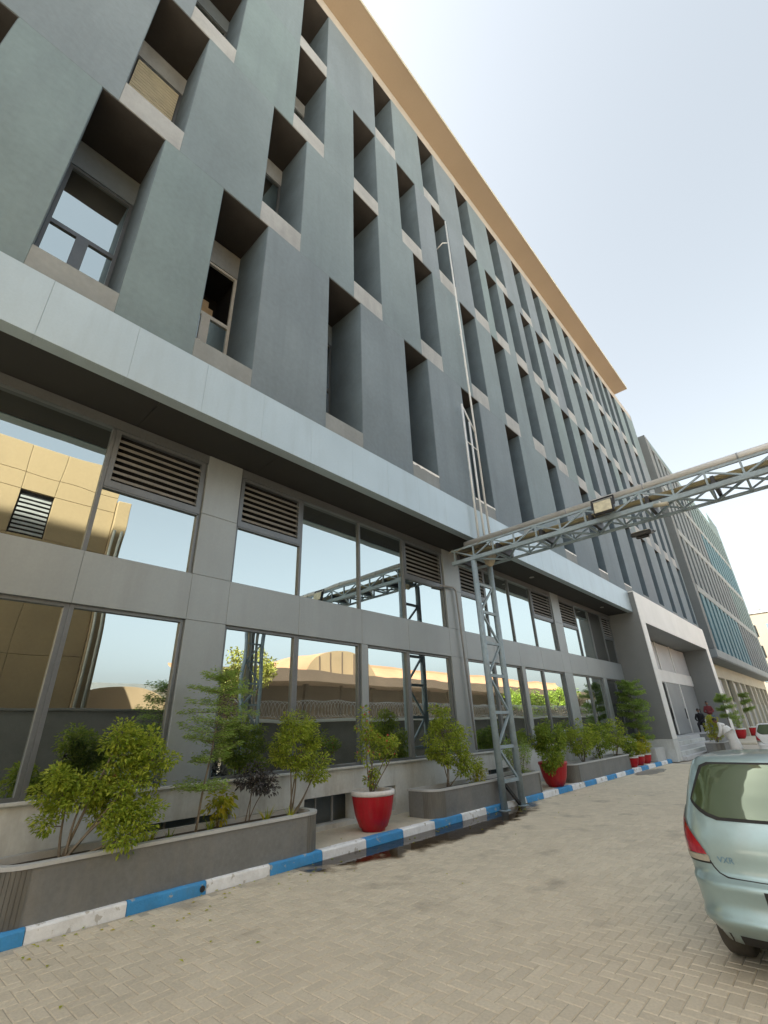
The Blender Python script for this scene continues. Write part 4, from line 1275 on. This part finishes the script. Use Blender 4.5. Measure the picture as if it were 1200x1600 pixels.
def car_pt(t, z, off=0.0):
    """t: signed distance from the rear centre line, along the rear, round the corner, forward along the flank (negative = left)"""
    w, y0, y1, r = car_par(z)
    s = -1 if t < 0 else 1
    t = abs(t)
    bow = .045
    flat = w - r
    if t <= flat:
        x = t; y = y0 + bow * (t / w) ** 2; nx, ny = 2 * bow * t / w ** 2 * .6, -1
    else:
        yb = y0 + bow * (flat / w) ** 2
        a = (t - flat) / r
        if a < math.pi / 2:
            x = flat + r * math.sin(a); y = yb + r * (1 - math.cos(a)); nx, ny = math.sin(a), -math.cos(a)
        else:
            x = w; y = yb + r + (t - flat - r * math.pi / 2); nx, ny = 1, 0
    l = math.hypot(nx, ny)
    return Vector((s * (x + off * nx / l), y + off * ny / l, z + off * .25))
def car_ring(z, n=72):
    w, y0, y1, r = car_par(z)
    flat = w - r
    yb = y0 + .045 * (flat / w) ** 2
    rf_ = r * 1.3
    pts = []
    half = []
    for k in range(9): half.append((flat * k / 8, y0 + .045 * (flat * k / 8 / w) ** 2))
    for k in range(1, 9): a = math.pi / 2 * k / 8; half.append((flat + r * math.sin(a), yb + r * (1 - math.cos(a))))
    ya, yc = yb + r, y1 - rf_
    for k in range(1, 9): half.append((w, ya + (yc - ya) * k / 8))
    for k in range(1, 7): a = math.pi / 2 * k / 6; half.append((w - rf_ * (1 - math.cos(a)), yc + rf_ * math.sin(a)))
    for k in range(1, 4): half.append(((w - rf_) * (1 - k / 3), y1))
    left = [(-x, y) for x, y in half[1:-1]][::-1]
    return [(x, y, z) for x, y in half + left]
def make_car(lab, paint, loc, badge=True, group=None, flip=False):
    t = thing('parked_car', lab, 'car', loc, group)
    L0 = Vector(loc)
    def put(b):
        b.v = [tuple((Vector((-p[0], -p[1], p[2])) if flip else Vector(p)) + L0) for p in b.v]
        return b
    b = MB()
    rings = [car_ring(c[0]) for c in CAR]
    n = len(rings[0])
    for rg_ in rings: b.v += rg_
    for k in range(len(rings) - 1):
        for j in range(n):
            b.f.append((k * n + j, k * n + (j + 1) % n, (k + 1) * n + (j + 1) % n, (k + 1) * n + j)); b.mi.append(0)
    b.f.append(tuple((len(rings) - 1) * n + j for j in range(n))); b.mi.append(0)
    b.f.append(tuple(range(n))[::-1]); b.mi.append(0)
    put(b)
    body = b.build('body', paint, t, True)
    def patch(name, rows, off, mat, parent=t, nu=12, smooth=True):
        q = MB()
        for z, ta, tb in rows:
            for k in range(nu + 1):
                q.v.append(tuple(car_pt(ta + (tb - ta) * k / nu, z, off)))
        m = nu + 1
        for a in range(len(rows) - 1):
            for k in range(nu):
                q.f.append((a * m + k, a * m + k + 1, (a + 1) * m + k + 1, (a + 1) * m + k)); q.mi.append(0)
        put(q)
        return q.build(name, mat, parent, smooth)
    def rows(z0, z1, fa, n=10):
        return [(z0 + (z1 - z0) * k / n, *fa(k / n)) for k in range(n + 1)]
    # rear window
    def win(u):
        # u 0 bottom .. 1 top
        hw = .44 + .19 * min(1, u / .30) ** .6 if u < .30 else .63 - .145 * (u - .30) / .70
        if u > .94: hw -= .05 * (u - .94) / .06
        return -hw, hw
    seal = patch('rear_window_seal', rows(.965, 1.36, win, 16), .004, MT['rubber'], nu=24)
    def win2(u):
        a, c = win(u); return a + .028, c - .028
    patch('rear_window', rows(.985, 1.345, win2, 16), .009, MT['car_glass'], nu=24)
    # tail lamps
    for s in (-1, 1):
        def lamp(u):
            inner = .80 - .20 * (1 - u) ** .8 - .03
            outer = .845 - .0 * u
            inner = .565 + .24 * u ** 1.3
            return s * inner, s * outer
        patch('tail_lamp', rows(.735, 1.03, lamp, 12), .008, MT['lamp_red'], nu=8)
        patch('lower_lamp', rows(.69, .73, lambda u: (s * .555, s * .845), 2), .008, MT['lamp_clear'], nu=8)
        patch('lamp_gap', rows(.678, .69, lambda u: (s * .55, s * .845), 2), .003, MT['rubber'], nu=8)
        # side glass and wheel arches
        patch('side_window', rows(1.0, 1.33, lambda u: (s * (1.05), s * (2.35 - .35 * u)), 6), .006, MT['car_glass'], nu=10)
        patch('side_seal', rows(.985, 1.345, lambda u: (s * 1.0, s * (2.42 - .37 * u)), 6), .003, MT['rubber'], nu=10)
        for yc in (.62, 2.65):
            tc_ = yc + .62
            patch('wheel_arch', rows(.205, .54, lambda u: (s * (tc_ - .31 * math.sqrt(max(0, 1 - (u * .98) ** 2))), s * (tc_ + .31 * math.sqrt(max(0, 1 - (u * .98) ** 2)))), 8), .004, MT['rubber'], nu=8)
    # tailgate seam
    def strip(pts, wd, off, mat, nm):
        q = MB()
        for k, (tt, z) in enumerate(pts):
            p = car_pt(tt, z, off)
            if k == 0: d = car_pt(*pts[1], off) - p
            else: d = p - car_pt(*pts[k - 1], off)
            nrm = Vector((0, -1, .1)); s_ = d.cross(nrm).normalized() * wd / 2
            q.v += [tuple(p - s_), tuple(p + s_)]
            if k: q.f.append((2 * k - 2, 2 * k - 1, 2 * k + 1, 2 * k)); q.mi.append(0)
        put(q); q.build(nm, mat, t)
    for s in (-1, 1):
        pts = [(s * .555, .70), (s * .54, .665), (s * .51, .628), (s * .46, .607), (s * .40, .603), (s * .25, .602), (0, .602)]
        strip(pts, .010, .003, MT['rubber'], 'tailgate_seam')
    patch('number_plate', rows(.45, .545, lambda u: (-.22, .22), 2), .012, MT['plate'], nu=6)
    patch('plate_recess', rows(.43, .56, lambda u: (-.25, .25), 2), .005, MT['rubber'], nu=6)
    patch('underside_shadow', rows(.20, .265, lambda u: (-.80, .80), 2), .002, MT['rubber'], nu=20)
    q = MB(); q.tube([(.0, .24, 1.02), (-.2, .2, 1.06)], .01, 6); put(q); q.build('wiper', MT['black'], t)
    # wheels
    for s in (-1, 1):
        for yc in (.62, 2.65):
            c = (s * .60, yc, .275)
            q = MB(); q.lathe([(.16, -.09), (.24, -.098), (.268, -.075), (.275, -.03), (.275, .03), (.268, .075), (.24, .098), (.16, .09)], 36, c, axis='x'); put(q)
            ty = q.build('tyre', MT['tyre'], t, True)
            q = MB(); q.lathe([(.0, s * .05), (.05, s * .06), (.08, s * .04), (.15, s * .055), (.165, s * .075)], 24, c, axis='x'); put(q); q.build('rim', MT['rim'], ty, True)
    if badge:
        cu_ = bpy.data.curves.new('badge', 'FONT'); cu_.body = 'VXR'; cu_.size = .055; cu_.extrude = .002
        tmp = bpy.data.objects.new('badge_tmp', cu_); COL.objects.link(tmp)
        dg = bpy.context.evaluated_depsgraph_get()
        me = bpy.data.meshes.new_from_object(tmp.evaluated_get(dg))
        bpy.data.objects.remove(tmp)
        p = car_pt(-.50, .695, .004)
        for v in me.vertices:
            q = car_pt(-.50 + v.co.x, .695 + v.co.y, .003 + v.co.z)
            v.co = q + L0
        me.materials.clear(); me.materials.append(MT['badge'])
        link('badge', me, t)
    return t
make_car('pale mint green hatchback seen from behind at the right edge', MT['car_paint'], (-.60, 4.80, 0))
make_car('white car farther along the road beyond the mint hatchback', MT['car_white'], (-2.62, 27.2, 0), badge=False)

# ------------------------------------------------------------------ people
def skin_body(name, joints, bones, root, mats, parent, sub=1):
    me = bpy.data.meshes.new(name)
    keys = list(joints)
    me.from_pydata([joints[k][0] for k in keys], [(keys.index(a), keys.index(b)) for a, b in bones], [])
    o = link(name, me, parent)
    me.materials.append(mats)
    md = o.modifiers.new('skin', 'SKIN')
    for i, k in enumerate(keys):
        sv = me.skin_vertices[0].data[i]
        rr = joints[k][1]
        kf = 1.22 if max(rr if isinstance(rr, tuple) else (rr, rr)) > .03 else 1.0
        sv.radius = tuple(kf * q_ for q_ in (rr if isinstance(rr, tuple) else (rr, rr)))
        sv.use_root = (k == root)
    md.use_smooth_shade = True
    ss = o.modifiers.new('sub', 'SUBSURF'); ss.levels = sub; ss.render_levels = sub
    return o
def hand(j, bones, nm, wrist, d, side):
    """palm and five fingers appended to the skeleton"""
    w = Vector(wrist); d = Vector(d).normalized(); s = Vector(side).normalized()
    pm = w + d * .06
    j[nm + 'palm'] = (tuple(pm), (.028, .016)); bones.append((nm, nm + 'palm'))
    for k, (off, ln) in enumerate(((-.03, .06), (-.01, .075), (.01, .08), (.03, .07))):
        a = pm + d * .03 + s * off; b_ = a + d * ln * .6 + Vector((0, 0, -.012)); 
        j[nm + 'f%d' % k] = (tuple(a), .010); j[nm + 'g%d' % k] = (tuple(b_), .008)
        bones += [(nm + 'palm', nm + 'f%d' % k), (nm + 'f%d' % k, nm + 'g%d' % k)]
    a = w + d * .03 - s * .035; b_ = a + d * .04 - s * .02
    j[nm + 't0'] = (tuple(a), .011); j[nm + 't1'] = (tuple(b_), .009)
    bones += [(nm, nm + 't0'), (nm + 't0', nm + 't1')]
def head(center, face, parent, r=.1, hair=True):
    c = Vector(center); f = Vector(face).normalized()
    up = Vector((0, 0, 1)); s = f.cross(up).normalized(); up = s.cross(f)
    bm = bmesh.new(); bmesh.ops.create_uvsphere(bm, u_segments=20, v_segments=14, radius=1)
    for v in bm.verts:
        x, y, z = v.co
        jaw = 1 - .22 * max(0, -z)
        p = Vector((x * .078 * jaw, y * .098 * jaw, z * .122))
        if y > .55 and abs(x) < .25:
            if -.25 < z < .12: p.y += .022 * (1 - abs(x) / .25)
            if -.55 < z < -.38: p.y += .008
        if y > .6 and .05 < z < .3 and .2 < abs(x) < .5: p.y -= .010
        v.co = c + s * p.x + f * p.y + up * p.z
    b = MB(); b.add_bm(bm); h = b.build('head', MT['skin'], parent, True)
    bm = bmesh.new(); bmesh.ops.create_uvsphere(bm, u_segments=20, v_segments=14, radius=1)
    for v in list(bm.verts):
        x, y, z = v.co
        if z < -.25 or (y > .35 and z < .42): bm.verts.remove(v)
    for v in bm.verts:
        x, y, z = v.co
        v.co = c + s * (x * .088) + f * (y * .108) + up * (z * .132 + .004)
    b = MB(); b.add_bm(bm); o = b.build('hair', MT['hair'], h, True)
    for sx in (-1, 1):
        b = MB(); b.lathe([(0, -.004), (.011, 0), (.012, .004), (0, .006)], 8, tuple(c + s * (sx * .032) + f * .086 + up * .02)); b.build('eye', MT['hair'], h)
        b = MB(); b.box(-.008, .008, -.018, .018, -.03, .03, .006); q = c + s * (sx * .082) - up * .005
        b.v = [tuple(q + Vector(p)) for p in b.v]; b.build('ear', MT['skin'], h)
    b = MB(); b.box(-.025, .025, -.004, .004, -.005, .005, .002)
    q = c + f * .094 - up * .058
    b.v = [tuple(q + s * p[0] + f * p[1] + up * p[2]) for p in b.v]; b.build('mouth', MT['maroon'], h)
def person(lab, loc, j, bones, root, mat, head_c, face, extra):
    t = thing('person', lab, 'person', loc)
    L0 = Vector(loc)
    jj = {k: (tuple(Vector(v[0]) + L0), v[1]) for k, v in j.items()}
    body = skin_body('body', jj, bones, root, mat, t)
    head(Vector(head_c) + L0, face, t)
    for nm, ej, eb, er, em in extra:
        skin_body(nm, {k: (tuple(Vector(v[0]) + L0), v[1]) for k, v in ej.items()}, eb, er, em, t)
    return t
# standing, maroon shirt, blue trousers, leaning slightly over the chair
j = {'pel': ((0, 0, .95), (.14, .11)), 'waist': ((0, 0, 1.10), (.135, .10)), 'chest': ((.0, -.03, 1.30), (.155, .115)), 'neck': ((.0, -.05, 1.47), .055), 'nk': ((.0, -.06, 1.53), .048),
     'ls': ((-.17, -.03, 1.42), .062), 'le': ((-.25, -.08, 1.15), .048), 'lw': ((-.10, -.25, 1.10), .036),
     'rs': ((.17, -.03, 1.42), .062), 're': ((.25, -.08, 1.16), .048), 'rw': ((.08, -.26, 1.12), .036)}
bo = [('pel', 'waist'), ('waist', 'chest'), ('chest', 'neck'), ('neck', 'nk'), ('chest', 'ls'), ('ls', 'le'), ('le', 'lw'), ('chest', 'rs'), ('rs', 're'), ('re', 'rw')]
hand(j, bo, 'lw', (-.10, -.25, 1.10), (.6, -.8, 0), (0, 0, 1)); hand(j, bo, 'rw', (.08, -.26, 1.12), (-.6, -.8, 0), (0, 0, 1))
trs = {'pel': ((0, 0, .95), (.15, .12)), 'lh': ((-.09, 0, .86), .098), 'lk': ((-.11, -.03, .48), .07), 'la': ((-.12, .02, .09), .05), 'lt': ((-.13, -.15, .045), .042),
       'rh': ((.09, 0, .86), .098), 'rk': ((.11, -.02, .48), .07), 'ra': ((.12, .03, .09), .05), 'rt': ((.13, -.14, .045), .042)}
tb = [('pel', 'lh'), ('lh', 'lk'), ('lk', 'la'), ('la', 'lt'), ('pel', 'rh'), ('rh', 'rk'), ('rk', 'ra'), ('ra', 'rt')]
person('standing person in maroon shirt and blue trousers on the landing', (-6.48, 37.25, .905), j, bo, 'pel', MT['maroon'], (0, -.08, 1.64), (.3, -1, -.25),
       [('trousers', trs, tb, 'pel', MT['jeans'])])
# seated, black clothes
j = {'pel': ((0, 0, .50), (.16, .13)), 'waist': ((0, -.03, .66), (.15, .12)), 'chest': ((0, -.10, .90), (.17, .12)), 'neck': ((0, -.15, 1.06), .055), 'nk': ((0, -.17, 1.12), .046),
     'ls': ((-.18, -.10, 1.0), .06), 'le': ((-.25, -.25, .76), .047), 'lw': ((-.14, -.42, .66), .036), 'rs': ((.18, -.10, 1.0), .06), 're': ((.25, -.25, .76), .047), 'rw': ((.12, -.42, .66), .036),
     'lh': ((-.10, -.08, .50), .095), 'lk': ((-.13, -.46, .50), .072), 'la': ((-.13, -.42, .09), .05), 'lt': ((-.13, -.58, .045), .042),
     'rh': ((.10, -.08, .50), .095), 'rk': ((.13, -.46, .50), .072), 'ra': ((.13, -.40, .09), .05), 'rt': ((.13, -.56, .045), .042)}
bo = [('pel', 'waist'), ('waist', 'chest'), ('chest', 'neck'), ('neck', 'nk'), ('chest', 'ls'), ('ls', 'le'), ('le', 'lw'), ('chest', 'rs'), ('rs', 're'), ('re', 'rw')] + tb
hand(j, bo, 'lw', (-.14, -.42, .66), (.3, -.9, -.2), (1, 0, 0)); hand(j, bo, 'rw', (.12, -.42, .66), (-.3, -.9, -.2), (1, 0, 0))
person('seated person in black clothes on a white chair on the landing', (-7.0, 37.0, .905), j, bo, 'pel', MT['black_cloth'], (0, -.21, 1.24), (0, -1, -.4), [])
ch = thing('plastic_chair', 'white plastic chair under the seated person on the landing', 'chair', (-7.0, 37.05, .905))
box('seat', -7.24, -6.76, 36.72, 37.22, 1.26, 1.295, MT['chair'], ch, .012)
for xx in (-7.22, -6.82):
    for yv in (36.74, 37.16):
        box('leg', xx, xx + .04, yv, yv + .04, .905, 1.259, MT['chair'], ch, .006)
box('backrest', -7.23, -6.77, 37.18, 37.22, 1.296, 1.76, MT['chair'], ch, .012)
# white robed, bending to the plant on the left
j = {'hem': ((.10, 0, .14), (.20, .24)), 'low': ((.08, 0, .40), (.185, .22)), 'pel': ((.03, 0, .88), (.155, .19)), 'waist': ((-.06, 0, 1.06), (.14, .18)), 'chest': ((-.22, 0, 1.27), (.14, .20)), 'sh': ((-.30, 0, 1.36), (.10, .15)),
     'neck': ((-.37, 0, 1.43), .058), 'nk': ((-.41, 0, 1.48), .048),
     'ls': ((-.29, -.20, 1.33), .075), 'le': ((-.36, -.25, 1.03), .056), 'lw': ((-.52, -.17, .84), .042), 'rs': ((-.29, .20, 1.33), .075), 're': ((-.36, .25, 1.04), .056), 'rw': ((-.52, .15, .86), .042)}
bo = [('hem', 'low'), ('low', 'pel'), ('pel', 'waist'), ('waist', 'chest'), ('chest', 'sh'), ('sh', 'neck'), ('neck', 'nk'), ('sh', 'ls'), ('ls', 'le'), ('le', 'lw'), ('sh', 'rs'), ('rs', 're'), ('re', 'rw')]
hnd = {'lw': ((-.525, -.17, .835), .034)}; hb = []
hand(hnd, hb, 'lw', (-.525, -.17, .835), (-.7, .1, -.6), (0, 1, 0))
hnd2 = {'rw': ((-.525, .15, .855), .034)}; hb2 = []
hand(hnd2, hb2, 'rw', (-.525, .15, .855), (-.7, -.1, -.6), (0, 1, 0))
ft = {'a': ((.02, -.10, .10), .045), 'b': ((-.13, -.10, .04), .04)}
ft2 = {'a': ((.08, .10, .10), .045), 'b': ((-.07, .10, .04), .04)}
person('person in white robe bending over the yellow green shrub', (-4.55, 29.6, 0.0), j, bo, 'pel', MT['white_cloth'], (-.48, 0, 1.57), (-.9, 0, -.45),
       [('hand', hnd, hb, 'lw', MT['skin']), ('hand', hnd2, hb2, 'rw', MT['skin']), ('foot', ft, [('a', 'b')], 'a', MT['skin']), ('foot', ft2, [('a', 'b')], 'a', MT['skin'])])

for o in bpy.data.objects:
    if '_w' in o: del o['_w']
